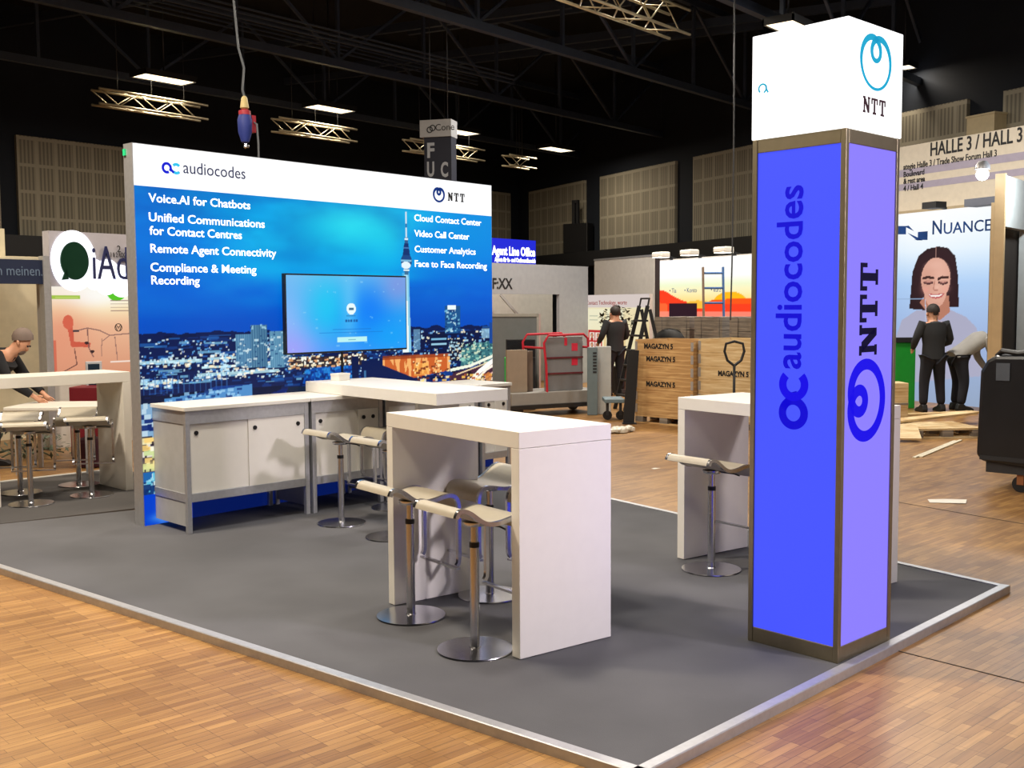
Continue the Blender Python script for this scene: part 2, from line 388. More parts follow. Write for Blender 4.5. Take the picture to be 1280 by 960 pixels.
# ------------------------------------------------------------------ the hall shell
fl = MB(); fl.box((-22,-22,FL-.2), (45,45,FL)); struct(fl.build('floor', wood_floor()))
cl = MB(); cl.box((-22,-22,9.2), (45,45,9.4)); struct(cl.build('ceiling', mat('black_ceiling', (14,15,18), .9)))
CORN = hall(.3, 42)
def left_wall(s, z): return CORN - Vector((s, 0, 0)) + Vector((0,0,z))
RDIR = (_HR*.498 - _H).normalized()
def right_wall(s, z): return CORN + RDIR*s + Vector((0,0,z))
DARK = mat('dark_hall_wall', (18,26,38), .85)
w = MB(); w.prism([(0,0),(30,0),(30,.3),(0,.3)], lambda a,b,d: left_wall(a,0)+Vector((0,b,0))+Vector((0,0,d)), FL, 9.2); struct(w.build('wall_back', DARK))
nrm = Vector((-RDIR.y, RDIR.x, 0));  nrm = nrm if nrm.dot(_H) > 0 else -nrm
w = MB(); w.prism([(0,0),(40,0),(40,.3),(0,.3)], lambda a,b,d: right_wall(a,0)+nrm*b+Vector((0,0,d)), FL, 9.2); struct(w.build('wall_right', DARK))
tn = [0]
def trim(mb, m, label=None):
    tn[0] += 1; return struct(mb.build('trim_%d' % tn[0], m))
def slabpanel(base, ex, width, z0, z1, thick, m):
    o = None; mb = MB(); mb.box((0,-thick,z0),(width,0,z1)); o = trim(mb, m)
    o.matrix_world = frame_xf(base, ex); return o
LDIR = Vector((1,0,0))
for a,b in ((24.6,20.1),(19.65,15.2),(14.3,10.1),(9.2,5.6),(4.9,.6)):
    slabpanel(left_wall(a,0), LDIR, a-b, 3.5, 6.0, .1, SLAT)
for a,b in ((1.05,5.2),(6.25,10.6),(11.5,16.0),(16.9,21.2),(22.1,26.4),(27.3,31.5)):
    slabpanel(right_wall(a,0), RDIR, b-a, 3.5, 6.0, .1, SLAT)
slabpanel(left_wall(25,0), LDIR, 24.2, 3.0, 3.5, .5, BLACKP)
slabpanel(right_wall(.6,0), RDIR, 34, 3.0, 3.48, .85, BLACKP)

# ------------------------------------------------------------------ stand platform
N0 = Vector((1.439,-.393,0)); R0_ = Vector((4.917,-.677,0)); B1 = Vector((5.11,.009,0)); B2 = Vector((5.86,2.85,0)); B3 = Vector((6.95,5.35,0)); L2 = Vector((3.0,5.66,0)); L3 = Vector((1.37,6.16,0))
outl = [N0, R0_, B2, B3, L2, L3]
pf = thing('platform', 'low grey carpeted platform under the lit tower and white tables', 'platform', (3.5,2.5,FL))
XF = Matrix.Translation((-3.5,-2.5,-FL))
w = MB(); w.prism([(p.x,p.y) for p in outl], lambda a,b,d: (a,b,d), FL, 0); w.build('carpet', carpet('grey_carpet', (84,84,87)), pf, xf=XF)
def edge_strip(a, b, out, name):
    d = (b-a).normalized(); n = Vector((d.y,-d.x,0))*out; w = MB()
    prof = [(0,FL),(.05,FL),(.05,.002),(.046,.006),(0,.006)]
    A = [a+n*x+Vector((0,0,z)) for x,z in prof]; Bq = [b+n*x+Vector((0,0,z)) for x,z in prof]; k = len(prof)
    w.add(A+Bq, [tuple(range(k)), tuple(range(k,2*k))[::-1]]+[(i,(i+1)%k,k+(i+1)%k,k+i) for i in range(k)]); return tag(w.build(name, ALU, pf, xf=XF), 'aluminium edging strip')
edge_strip(L3, N0+(N0-L3).normalized()*.05, 1, 'edge_profile'); edge_strip(N0-(R0_-N0).normalized()*.05, R0_+(R0_-N0).normalized()*.05, 1, 'edge_profile')
edge_strip(R0_, B2, 1, 'edge_profile'); edge_strip(B2, B3, 1, 'edge_profile')
w = MB(); q = [at(-60,663,FL), at(170,637,FL), at(320,600,FL), at(133,589,FL), at(32,600.7,FL), at(-60,610,FL)]
w.prism([(p.x,p.y) for p in q], lambda a,b,d:(a,b,d), FL, FL+.012)
tag(w.build('carpet_sheet', carpet('charcoal_carpet', (78,76,76))), 'charcoal carpet laid under the white counter left of the lit wall', 'carpet')
w = MB(); w.bar(at(-60,611,FL)+Vector((0,0,.01)), at(140,588,FL)+Vector((0,0,.01)), .05, .02)
tag(w.build('edge_profile', mat('white_edge', (225,225,220), .4)), 'white edging strip behind the stools of the left counter', 'edging')
w = MB(); w.bar(at(1112,626,FL), at(1400,676,FL), .012, .004); trim(w, mat('floor_joint', (50,40,32), .8))
w = MB(); w.bar(at(1080,803,FL), at(1400,884,FL), .008, .004); trim(w, MATS['floor_joint'])
w = MB(); w.bar(at(740,532,FL), at(760,540,FL), .012, .004)

# ------------------------------------------------------------------ emblem shapes
def ring_emblem(mb, fn, cx, cz, hgt, w_top, w_bot, d0, d1, n=90, sx=1.0, rot=0.):
    """loop within a loop: a closed stroke whose inner loop hangs from the top of the outer one"""
    p = .40; sc = hgt/(1+p-(-.04)); pts = []; ws = []
    for i in range(n):
        t = 2*PI*i/n; r = p+math.cos(t)
        x, y = r*math.sin(t)*sx*1.04, -r*math.cos(t)
        y0 = y+ (1+p)/2; a, b = x*sc, y0*sc
        k = (y+1+p)/(1+p); k = max(0, min(1, k))
        c, s_ = math.cos(rot), math.sin(rot)
        pts.append((cx+a*c-b*s_, cz+a*s_+b*c)); ws.append(w_bot+(w_top-w_bot)*k**1.2)
    return ribbon(mb, pts, ws, fn, d0, d1, closed=True)
def slab_letters(mb, fn, s, x, z, h, wl, gap, d0, d1, st=.19):
    """heavy slab-serif capitals N and T; x,z = lower left corner"""
    for ch in s:
        t = st*h; sf = .13*h; P = []
        if ch == 'T':
            P += [[(0,h-sf),(wl,h-sf),(wl,h),(0,h)], [(0,h*.62),(sf,h*.62),(sf,h-sf),(0,h-sf)], [(wl-sf,h*.62),(wl,h*.62),(wl,h-sf),(wl-sf,h-sf)],
                  [(wl/2-t/2,sf),(wl/2+t/2,sf),(wl/2+t/2,h-sf),(wl/2-t/2,h-sf)], [(wl*.22,0),(wl*.78,0),(wl*.78,sf),(wl*.22,sf)]]
        else:
            P += [[(.06*wl,sf),(.06*wl+t*.8,sf),(.06*wl+t*.8,h-sf),(.06*wl,h-sf)], [(.94*wl-t*.8,sf),(.94*wl,sf),(.94*wl,h-sf),(.94*wl-t*.8,h-sf)],
                  [(.06*wl,h-sf),(.9*wl-t*.8,sf*.2),(.94*wl,sf*.2),(.94*wl,sf),(.06*wl+t*1.3,h-sf)], [(-.05*wl,h-sf),(.3*wl,h-sf),(.3*wl,h),(-.05*wl,h)],
                  [(.68*wl,h-sf),(1.05*wl,h-sf),(1.05*wl,h),(.68*wl,h)], [(-.05*wl,0),(.33*wl,0),(.33*wl,sf),(-.05*wl,sf)]]
        for q in P: mb.prism([(x+a, z+b) for a,b in q], fn, d0, d1)
        x += wl+gap
    return mb
def arc(cx, cz, r, a0, a1, n=24): return [(cx+r*math.cos(math.radians(a0+(a1-a0)*i/n)), cz+r*math.sin(math.radians(a0+(a1-a0)*i/n))) for i in range(n+1)]

# ------------------------------------------------------------------ lit tower
tw = thing('lit_tower', 'tall square tower with blue backlit sides and a glowing white cap', 'tower', (2.983,-.499,0), -.1217)
TS = .505; TH1 = 2.496; TH2 = 2.993
w = MB()
for x in (0,TS-.028):
    for y in (0,TS-.028): w.box((x,y,0),(x+.028,y+.028,TH1))
for z0,z1 in ((0,.075),(TH1-.065,TH1)):
    w.box((.028,.002,z0),(TS-.028,.026,z1)); w.box((.002,.028,z0),(.026,TS-.028,z1)); w.box((.028,TS-.026,z0),(TS-.028,TS-.002,z1)); w.box((TS-.026,.028,z0),(TS-.002,TS-.028,z1))
tag(w.build('frame', mat('bronze_aluminium', (150,140,116), .42, .85, noise=(20,.05)), tw, bevel=.003), 'dull aluminium profile frame')
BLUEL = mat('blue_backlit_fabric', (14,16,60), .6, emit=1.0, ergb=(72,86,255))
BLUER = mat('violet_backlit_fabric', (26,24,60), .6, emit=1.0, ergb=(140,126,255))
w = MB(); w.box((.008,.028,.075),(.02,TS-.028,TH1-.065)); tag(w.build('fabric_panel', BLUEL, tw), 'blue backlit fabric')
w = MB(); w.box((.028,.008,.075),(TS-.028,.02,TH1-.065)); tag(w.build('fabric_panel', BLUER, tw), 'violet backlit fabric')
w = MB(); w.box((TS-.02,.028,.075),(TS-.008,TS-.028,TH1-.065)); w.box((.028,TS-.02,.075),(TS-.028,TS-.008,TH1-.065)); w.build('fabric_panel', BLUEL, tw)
w = MB(); w.box((-.004,-.004,TH1),(TS+.004,TS+.004,TH2)); capo = tag(w.build('cap', mat('white_glow_cap', (120,120,120), .7, emit=1.6, ergb=(250,250,250)), tw, bevel=.004), 'glowing white cap')
DB = mat('deep_blue_print', (4,3,50), .6, emit=.9, ergb=(14,4,220)); DBN = mat('blue_print', (5,4,50), .6, emit=.9, ergb=(20,4,240)); BK = mat('blue_black_print', (3,2,14), .6, emit=.7, ergb=(8,4,50))
# left side: s runs from the far edge to the near corner, letters read upwards
lf = lambda s, z, d: (.0065-d, TS-s, z)          # s measured from the far left edge
def lfu(a, b, d): return lf(b, a, d)             # a upwards, b rightwards
def lwrite(a, b, d): return lf(.505-.178-.165+.0 - b + .0, a, d)
# emblem: ring below, open arc above (reads upwards); b = 0 at the line through the emblem's middle, positive to the left
EM = lambda a, b, d: (.0065-d, .262+b, a)
w = MB(); ribbon(w, arc(1.172,0,.060,0,360,40)[:-1], .040, EM, -.001, .001, True)
ribbon(w, arc(1.172,0,.060,20,70,8)+[(1.255,.012)]+[(1.262,-.02)], .036, EM, -.001, .001)
w.build('emblem', DB, tw)
w = MB(); ribbon(w, arc(1.31,0,.060,-45,-315,30)[::-1], .040, EM, -.001, .0012)
w.build('emblem', DBN, tw)
text('lettering', 'audiocodes', .20, DB, tw, (.0055, .226, 1.385), ex=(0,0,1), ez=(0,1,0), width=.874, thick=.0008, bold=.003)
# right side
EMR = lambda a, b, d: (.245-b, .0065-d, a)
w = MB(); ring_emblem(w, lambda a,b,d: (.245+a, .0065-d, 1.235+b), 0, 0, .30, .055, .05, -.001, .001, rot=PI/2); w.build('emblem', DBN, tw)
w = MB(); slab_letters(w, lambda a,b,d: (.325-b, .0065-d, a), 'NTT', 1.457, 0, .165, .132, .018, -.001, .001, st=.23); w.build('lettering', BK, tw)
# cap prints
TEAL = mat('teal_print', (20,140,170), .6, emit=.6, ergb=(20,150,190)); DBR = mat('dark_print', (60,40,48), .7, emit=.15, ergb=(60,40,48))
w = MB(); ring_emblem(w, lambda a,b,d: (.245+a, -.0065-d, 2.812+b), 0, 0, .235, .03, .014, -.001, .001); w.build('cap_emblem', TEAL, tw)
w = MB(); slab_letters(w, lambda a,b,d: (.135+a, -.0065-d, 2.58+b), 'NTT', 0, 0, .075, .058, .016, -.001, .001); w.build('cap_lettering', DBR, tw)
w = MB(); CE = lambda a,b,d: (-.0065-d, .447-a, 2.736+b)
ribbon(w, arc(0,0,.021,-70,230,24), .008, CE, -.001, .001); ribbon(w, [(.020,.012),(.022,-.005),(.032,-.022)], .008, CE, -.001, .001); w.build('cap_emblem', TEAL, tw)

# ------------------------------------------------------------------ big backlit wall
WW, WH, WB = 4.057, 2.95, 2.63
wl = thing('backlit_wall', 'big backlit wall with a blue night city print and white header', 'display wall', (2.67,4.989,0), -.02)
w = MB(); D_ = .13
w.box((0,0,0),(.03,D_,WH)); w.box((WW-.03,0,0),(WW,D_,WH)); w.box((.03,0,WH-.03),(WW-.03,D_,WH)); w.box((.03,0,0),(WW-.03,D_,.03)); w.box((.03,.06,.03),(WW-.03,D_-.01,WH-.03))
tag(w.build('frame', ALU, wl), 'aluminium frame')
w = MB(); w.box((-.012,.09,2.86),(.0,.12,2.91)); w.build('frame_clip', mat('green_clip', (40,210,140), .5), wl)
w = MB(); w.box((.006,-.004,WB),(WW-.006,.0,WH-.004)); tag(w.build('header', mat('white_header_fabric', (90,90,90), .7, emit=1.1, ergb=(248,250,252)), wl), 'white backlit header')

P = Paint(WW-.012, WB, 640, 420, 3)
P.vgrad([(0,(0,50,140)),(1.45,(0,76,190)),(1.55,(0,78,192)),(1.8,(0,92,208)),(2.2,(0,128,224)),(2.63,(0,136,222))])
n1 = P.noise(1.5,.55,5); n2 = P.noise(.9,.35,4)
sky = np.clip((P.Z-1.6)/.7,0,1)
P.fill(np.clip((n1-.45)*2.2,0,1)*sky, (30,200,238), .9); P.fill(np.clip((.5-n2)*3.2,0,1)*sky, (0,84,176), .75)
P.ell(2.1,2.42,.55,.2,(70,240,240),.85,1); P.ell(2.55,2.3,.35,.3,(40,225,235),.6,1); P.ell(1.5,2.12,.5,.08,(0,96,190),.6,1); P.ell(1.0,2.05,.6,.1,(0,170,235),.5,1); P.ell(2.35,1.98,.6,.05,(0,200,240),.6,1); P.ell(.9,2.5,.4,.12,(0,170,230),.5,1); P.ell(1.2,1.75,.5,.06,(0,120,215),.5,1); P.ell(1.75,2.35,.9,.3,(0,190,235),.45,1); P.ell(2.3,2.1,.9,.12,(0,190,240),.5,1); P.ell(3.6,2.45,.7,.3,(0,150,225),.5,1); P.ell(.1,2.3,.4,.4,(0,96,205),.5,1)
# distant roofs
P.rect(0,0,WW,1.44,(10,30,84)); hz = 1.47+.05*P.noise(.12,1,4); P.fill((P.Z<hz)&(P.Z>1.0), (8,26,78))
for _ in range(420):
    x,z = P.rg.uniform(0,WW), P.rg.uniform(1.0,1.47); ww_, hh = P.rg.uniform(.03,.22), P.rg.uniform(.008,.04)
    P.rect(x,z,x+ww_,z+hh*.6, [(6,20,60),(14,50,120),(30,90,165),(120,180,215),(20,60,130),(8,24,66)][P.rg.integers(6)], .8)
P.dots(900,0,1.10,WW,1.45,.002,.005,[(200,235,250),(240,240,225),(70,140,215),(40,100,185),(100,175,235),(30,80,170),(220,245,255)],.8)
for x0,x1,z in ((.0,.55,1.26),(.55,1.25,1.2),(.6,1.15,1.27),(.5,1.3,1.14),(.0,.35,1.10),(.9,1.4,1.32)):
    P.rect(x0,z,x1,z+.022,(190,230,235),.85); P.dots(46,x0,z-.03,x1,z+.04,.003,.007,[(250,252,245),(200,236,250),(150,205,240),(250,232,196)],.85)
for i in range(16): P.rect(.02+.05*i,1.02,.03+.05*i,1.16,(60,120,190),.5)
for x0,x1,z0,z1,c in ((.87,1.02,1.2,1.47,(70,120,160)),(1.02,1.19,1.19,1.55,(58,104,140)),(1.21,1.36,1.18,1.49,(84,136,170)),(1.36,1.44,1.18,1.44,(40,90,140))):
    P.rect(x0,z0,x1,z1,c)
    for i in range(7): P.rect(x0+(x1-x0)*i/7,z0,x0+(x1-x0)*(i+.35)/7,z1,(140,190,215),.35)
    P.dots(26,x0,z0,x1,z1,.003,.006,[(225,240,240),(170,215,235),(20,60,110)],.7)
# mid blocks
P.rect(0,.0,WW,.99,(8,34,104)); P.fill((P.Z<1.05)&(P.Z>.5)&(P.noise(.25,.06,4)>.56), (16,70,160),.7); P.fill((P.Z<1.02)&(P.Z>.5)&(P.noise(.3,.1,4)>.62), (4,16,50),.9)
P.poly([(.2,.86),(1.02,.94),(1.02,1.05),(.2,.98)],(78,140,200)); P.dots(80,.22,.88,1.0,1.03,.005,.009,[(10,50,120),(150,200,235)],.8)
P.poly([(.3,.72),(1.0,.78),(1.0,.92),(.3,.86)],(14,66,150))
for i in range(9): P.rect(.33+.08*i,.74+.006*i,.345+.08*i,.88+.006*i,(40,110,200),.7)
P.poly([(1.3,.84),(1.8,.9),(1.75,1.0),(1.4,1.0)],(20,34,60)); P.dots(40,1.35,.85,1.75,.93,.004,.008,[(190,220,235),(230,235,230)],.8)
P.poly([(1.55,1.02),(2.2,1.08),(2.2,1.2),(1.6,1.14)],(10,74,170)); P.dots(110,1.6,1.03,2.2,1.18,.005,.01,[(40,140,220),(8,40,110)],.7)
P.rect(1.42,1.16,2.3,1.25,(44,34,40),.9); P.dots(150,1.4,1.16,2.3,1.26,.003,.008,[(255,240,200),(255,255,240),(220,160,110),(70,50,50)],.9)
P.poly([(2.2,.82),(3.0,.80),(2.98,1.16),(2.24,1.2)],(6,26,78)); P.rect(2.12,.8,2.2,1.24,(8,24,70)); P.rect(2.26,.86,2.29,1.1,(70,130,180),.8)
P.poly([(2.5,1.14),(2.9,1.0),(3.4,1.05),(3.42,1.24),(3.0,1.22),(2.5,1.21)],(204,98,44)); P.fill((P.X>2.5)&(P.X<3.4)&(P.Z>1.0)&(P.Z<1.22)&(P.noise(.05,.2,3)>.55)&(P.a[...,0]>150),(255,196,120),.8); P.rect(2.9,1.02,3.1,1.14,(255,190,90),.55)
P.rect(2.5,1.19,3.42,1.23,(150,62,30),.8); P.dots(60,2.9,.98,3.42,1.16,.003,.008,[(255,232,170),(120,50,26)],.8)
# right city
P.rect(3.0,1.22,WW,1.44,(8,22,66)); P.dots(190,2.98,1.2,WW,1.46,.002,.007,[(190,230,245),(120,180,230),(255,245,210),(20,80,170)],.85)
P.rect(3.12,1.28,3.38,1.42,(6,22,60)); P.rect(3.14,1.31,3.36,1.325,(150,200,225)); P.rect(3.14,1.36,3.36,1.375,(120,180,215)); P.rect(2.9,1.27,2.99,1.47,(120,170,200),.7)
P.rect(3.34,1.42,3.56,1.70,(26,84,140)); P.rect(3.38,1.66,3.5,1.705,(235,250,250)); P.dots(60,3.35,1.42,3.55,1.66,.003,.007,[(120,190,220),(10,50,110),(190,225,235)],.8)
P.rect(3.4,1.14,3.6,1.36,(8,20,52)); P.dots(50,3.4,1.14,3.6,1.34,.003,.008,[(180,220,235),(255,240,200)],.8)
P.poly([(3.56,1.08),(WW,1.16),(WW,1.34),(3.58,1.26)],(52,110,120)); P.dots(160,3.58,1.1,WW,1.32,.003,.009,[(150,210,190),(16,40,60),(225,235,200),(90,150,150)],.8)
P.rect(3.88,1.36,4.0,1.46,(150,195,220),.8); P.rect(4.0,1.3,WW,1.52,(20,70,150))
P.poly([(3.2,.7),(WW,.7),(WW,1.1),(3.45,1.02)],(72,40,60)); P.fill((P.X>3.2)&(P.Z<1.08)&(P.Z>.7)&(P.noise(.12,.08,4)>.6),(24,16,34),.8)
P.line([(3.42,1.05),(3.7,1.08),(WW,1.17)],.03,(240,245,225)); P.line([(3.5,1.0),(WW,1.12)],.014,(255,230,180),.9)
P.line([(3.42,.70),(3.62,.86),(3.85,1.02),(WW,1.12)],.05,(255,252,245)); P.line([(3.5,.70),(3.72,.88),(3.95,1.03),(WW,1.07)],.028,(255,240,225)); P.line([(3.6,.7),(3.85,.9),(WW,1.0)],.018,(255,210,190),.8)
P.poly([(3.2,.70),(3.5,.70),(3.42,.86),(3.28,.86)],(250,200,40)); P.dots(130,3.0,.7,WW,1.0,.004,.011,[(255,225,120),(255,245,220),(180,90,50),(255,200,90)],.85)
P.ell(3.98,.95,.05,.05,(214,130,60),.8); P.rect(3.95,.7,3.99,.93,(190,140,90),.8)
P.ell(2.62,.87,.1,.06,(14,52,120)); P.ell(2.8,.86,.12,.06,(18,70,150)); P.ell(2.95,.86,.08,.055,(10,50,120))
# lower left: lit windows, shore and river
P.rect(0,.62,.6,.95,(130,170,205)); P.dots(60,.0,.65,.6,.94,.012,.02,[(16,40,110),(190,215,230)],.9); P.rect(0,.42,.7,.64,(60,50,70))
P.dots(90,0,.44,.7,.7,.008,.024,[(255,236,170),(250,210,120),(40,30,40),(200,220,150),(255,250,230)],.85); P.ell(.17,.47,.2,.05,(250,230,150),.8,1)
P.rect(0,.24,.7,.42,(30,100,170)); P.dots(110,0,.25,.7,.42,.008,.022,[(150,215,230),(10,40,100),(90,190,220),(230,250,245)],.85)
P.rect(0,.0,WW,.24,(0,62,200)); P.rect(.42,0,WW,.42,(5,22,84)); P.ell(.16,.1,.05,.11,(120,180,245),.8,1); P.ell(.12,.05,.09,.04,(90,160,240),.6,1)
for i in range(14): P.rect(.01+.045*i,.425,.02+.045*i,.445,(20,20,50),.9)
# the slim television tower
P.poly([(2.755,1.25),(2.872,1.25),(2.848,2.0),(2.79,2.0)],(235,248,248)); P.poly([(2.838,1.25),(2.872,1.25),(2.848,2.0),(2.832,2.0)],(90,180,225),.7); P.fill((P.X>2.76)&(P.X<2.86)&(P.Z>1.75)&(P.Z<2.02),(120,200,235),.6)
P.rect(2.794,2.0,2.846,2.06,(60,110,150)); P.rect(2.785,2.035,2.855,2.05,(235,250,250)); P.ell(2.822,2.13,.072,.075,(28,70,130)); P.ell(2.815,2.09,.06,.035,(225,242,250)); P.rect(2.752,2.125,2.892,2.145,(120,180,215))
P.poly([(2.775,2.19),(2.869,2.19),(2.85,2.3),(2.795,2.3)],(16,50,110)); P.rect(2.785,2.25,2.86,2.265,(70,120,180)); P.rect(2.80,2.3,2.846,2.36,(50,90,140)); P.rect(2.80,2.33,2.846,2.35,(220,240,250)); P.rect(2.814,2.36,2.834,2.60,(206,226,238)); P.rect(2.814,2.45,2.834,2.49,(60,110,170))
prn = P.mesh('city_print', print_mat('backlit_city_print', 1.05), wl, Matrix.Translation((.006,0,.0)), y=-.004)
tag(prn, 'blue night city print')
WT = mat('white_lettering', (250,252,255), .6, emit=1.1)
def wtext(s, x, z, size, width): text('lettering', s, size, WT, wl, (x, -.006, z), width=width, bold=.0011, thick=.0008)
wtext('Voice.AI for Chatbots', .121, 2.513, .094, .93); wtext('Unified Communications', .119, 2.366, .094, 1.073); wtext('for Contact Centres', .121, 2.262, .094, .84)
wtext('Remote Agent Connectivity', .124, 2.125, .094, 1.18); wtext('Compliance & Meeting', .12, 1.980, .094, .977); wtext('Recording', .123, 1.880, .094, .426)
wtext('Cloud Contact Center', 2.938, 2.522, .09, .953); wtext('Video Call Center', 2.935, 2.372, .09, .773); wtext('Customer Analytics', 2.938, 2.222, .09, .863); wtext('Face to Face Recording', 2.937, 2.080, .09, 1.034)
HE = lambda a,b,d: (a, -.0062-d, b)
w = MB(); ribbon(w, arc(.285,2.785,.034,-40,300,30), .021, HE, -.0005, .0005); ribbon(w, [(.316,2.805),(.322,2.775),(.345,2.752)], .02, HE, -.0005, .0007); w.build('emblem', mat('blue_emblem', (10,22,190), .6, emit=.5, ergb=(10,22,190)), wl)
w = MB(); ribbon(w, arc(.368,2.785,.034,40,140,10), .022, HE, -.0005, .0005); ribbon(w, arc(.368,2.785,.034,220,320,10), .022, HE, -.0005, .0005); w.build('emblem', mat('cyan_emblem', (40,170,215), .6, emit=.5, ergb=(40,170,215)), wl)
text('lettering', 'audiocodes', .135, NAVY, wl, (.43,-.006,2.758), width=.58, thick=.0008)
w = MB(); ring_emblem(w, HE, 3.276, 2.79, .125, .028, .02, -.0005, .0005); w.build('emblem', mat('navy_emblem', (14,50,130), .6, emit=.3, ergb=(14,60,150)), wl)
w = MB(); slab_letters(w, HE, 'NTT', 3.405, 2.745, .085, .066, .02, -.0005, .0005, st=.25); w.build('lettering', INK, wl)

# television on the wall
tv = thing('television', 'flat television with a bluish menu screen mounted on the city print', 'television', (2.67+.0, 4.989, 0), -.02)
TX0, TX1, TZ0, TZ1 = 1.335, 2.755, 1.285, 1.985
w = MB(); w.box((TX0,-.075,TZ0),(TX1,-.03,TZ1)); w.build('housing', BLACK, tv, bevel=.004)
w = MB(); w.box((TX0+.4,-.03,TZ0+.15),(TX1-.4,-.006,TZ1-.15)); w.build('wall_bracket', STEEL, tv)
P = Paint(TX1-TX0-.024, TZ1-TZ0-.03, 220, 120, 5)
P.vgrad([(0,(70,150,250)),(.3,(40,160,245)),(.67,(110,190,240))])
P.ell(.0,.25,.35,.4,(160,190,250),.8,1); P.ell(.05,.02,.3,.2,(170,160,250),.8,1); P.ell(.45,.4,.28,.3,(20,210,245),.7,1); P.ell(.95,.35,.3,.3,(10,120,250),.8,1); P.ell(1.3,.6,.25,.22,(130,150,225),.8,1); P.ell(.7,.4,.1,.35,(140,225,250),.4,1); P.ell(1.2,.1,.4,.2,(0,170,250),.6,1)
P.rect(.5,.19,.95,.194,(20,110,200),.7); P.rect(.35,.16,1.1,.166,(20,110,200),.6); P.ell(.72,.375,.055,.052,(235,252,255)); P.rect(.69,.365,.75,.385,(30,80,120),.8); P.dots(30,0,0,1.39,.66,.002,.005,[(170,225,250)],.35)

for k,(x,wd_) in enumerate(((.645,.03),(.68,.02),(.705,.028),(.74,.02),(.765,.03))): P.rect(x,.255,x+wd_,.28,(20,80,150),.8)
P.rect(.66,.305,.77,.318,(40,120,180),.6)
P.rect(.55,.075,.9,.12,(190,245,245)); P.rect(.68,.093,.77,.1,(40,120,150),.7)
P.mesh('screen', print_mat('tv_picture', 1.0), tv, Matrix.Translation((TX0+.012,0,TZ0+.016)), y=-.0765)
TVI = mat('screen_ink', (16,70,140), .6, emit=.2, ergb=(16,70,140))

w = MB(); w.bar((2.0,-.01,.95),(2.0,-.01,1.285),.03,.012); w.build('cable_duct', BLACK, tv)

# ------------------------------------------------------------------ cabinets along the wall
def cabinet(x0, wdt, label, dw, shift=0.):
    H = .955; dp = .60
    t = thing('cabinet', label, 'cabinet', (x0[0], x0[1], 0), -.09, 'white cabinets along the lit wall')
    p = .038
    for a in (0, wdt-p):
        for b in (0, dp-p): w = MB(); w.box((a,b,0),(a+p,b+p,H-.03)); tag(w.build('post', ALU, t, bevel=.003), 'aluminium corner post')
    for z0,z1 in ((.235,.30),(H-.13,H-.03)):
        for a,b in (((p,.004,z0),(wdt-p,.03,z1)), ((.004,p,z0),(.03,dp-p,z1)), ((wdt-.03,p,z0),(wdt-.004,dp-p,z1)), ((p,dp-.03,z0),(wdt-p,dp-.004,z1))):
            w = MB(); w.box(a,b); tag(w.build('rail', ALU, t, bevel=.002), 'aluminium rail')
    w = MB(); w.box((-.012,-.012,H-.03),(wdt+.012,dp+.01,H)); w.build('worktop', WHITE, t, bevel=.003)
    w = MB(); w.box((.01,p,.05),(.02,dp-p,.235)); w.box((.01,p,.3),(.02,dp-p,H-.13)); w.build('side_panel', GREYW, t)
    w = MB(); w.box((wdt-.02,p,.25),(wdt-.01,dp-p,H-.13)); w.build('side_panel', GREYW, t)
    w = MB(); w.box((p,dp-.02,.25),(wdt-p,dp-.01,H-.13)); w.box((p,.04,.26),(wdt-p,dp-.03,.275)); w.build('body', WHITE, t)
    cut = [p, p+(wdt-2*p)*dw, wdt-p]
    for i in range(2):
        y = .012+.012*(i == 0)
        w = MB(); w.box((cut[i]+(-.008 if i else .0),y,.30),(cut[i+1]-.0,y+.01,H-.13)); d = w.build('door', WHITE, t, bevel=.0015)
        lx = (cut[0]+.06, cut[2]-.06)[i] if wdt > .7 else (cut[0]+.07, cut[2]-.05)[i]
        for xx in ([lx] if i == 0 or wdt < .7 else [lx, cut[1]+.05]):
            w = MB(); w.cyl((xx,y+.001,.755),(xx,y-.008,.755),.017,n=14); w.cyl((xx,y-.008,.755),(xx,y-.011,.755),.008,n=10); tag(w.build('lock', BLACK, d), 'round black lock')
    return t
CA = at(235.5,668); CA = Vector((CA.x, CA.y)); cdv = Vector((math.cos(.09), -math.sin(.09)))
for off, wd_, dw_, lb in ((0,1.09,.50,'white cabinet with aluminium posts at the left end of the wall row'), (1.12,.73,.68,'narrow white cabinet right behind the wall stool, under the counter slab'),
                     (1.88,1.10,.52,'white cabinet mostly hidden behind the near bar table'), (3.03,.38,.5,'narrow white cabinet at the right end of the wall row')):
    cabinet(CA+cdv*off, wd_, lb, dw_)

# ------------------------------------------------------------------ bar tables
def bar_table(loc, rz, L, W, H, label, slab=.079, pn=.063):
    t = thing('bar_table', label, 'table', (loc[0],loc[1],0), rz, 'white bar tables on the platform')
    w = MB(); w.box((0,0,H-slab),(W,L,H)); w.build('tabletop', WHITE, t, bevel=.002)
    for y in (0, L-pn):
        w = MB(); w.box((.0,y,.004),(W,y+pn,H-slab-.0015)); w.box((.02,y+.015,.0),(W-.02,y+pn-.015,.004)); w.build('panel_leg', WHITE, t, bevel=.002)
    return t
bar_table((2.0814,.7007), -.2301, 1.24, .584, 1.10, 'white bar table in front, with two panel legs')
bar_table((4.028,-.021), -.25, 1.26, .62, 1.085, 'white bar table half hidden behind the lit tower')
t = thing('counter_table', 'long white counter slab reaching from the cabinets toward the front bar table', 'table', (3.92,3.02,0), -.155)
w = MB(); w.box((0,0,.957),(.70,1.90,1.047)); w.build('tabletop', WHITE, t, bevel=.002)
w = MB(); w.box((.05,.30,.0),(.45,.34,.957)); w.build('panel_leg', WHITE, t)
bx = thing('paper_box', 'small white box at the wall end of the counter slab', 'box', (4.46,4.72,1.047), .1)
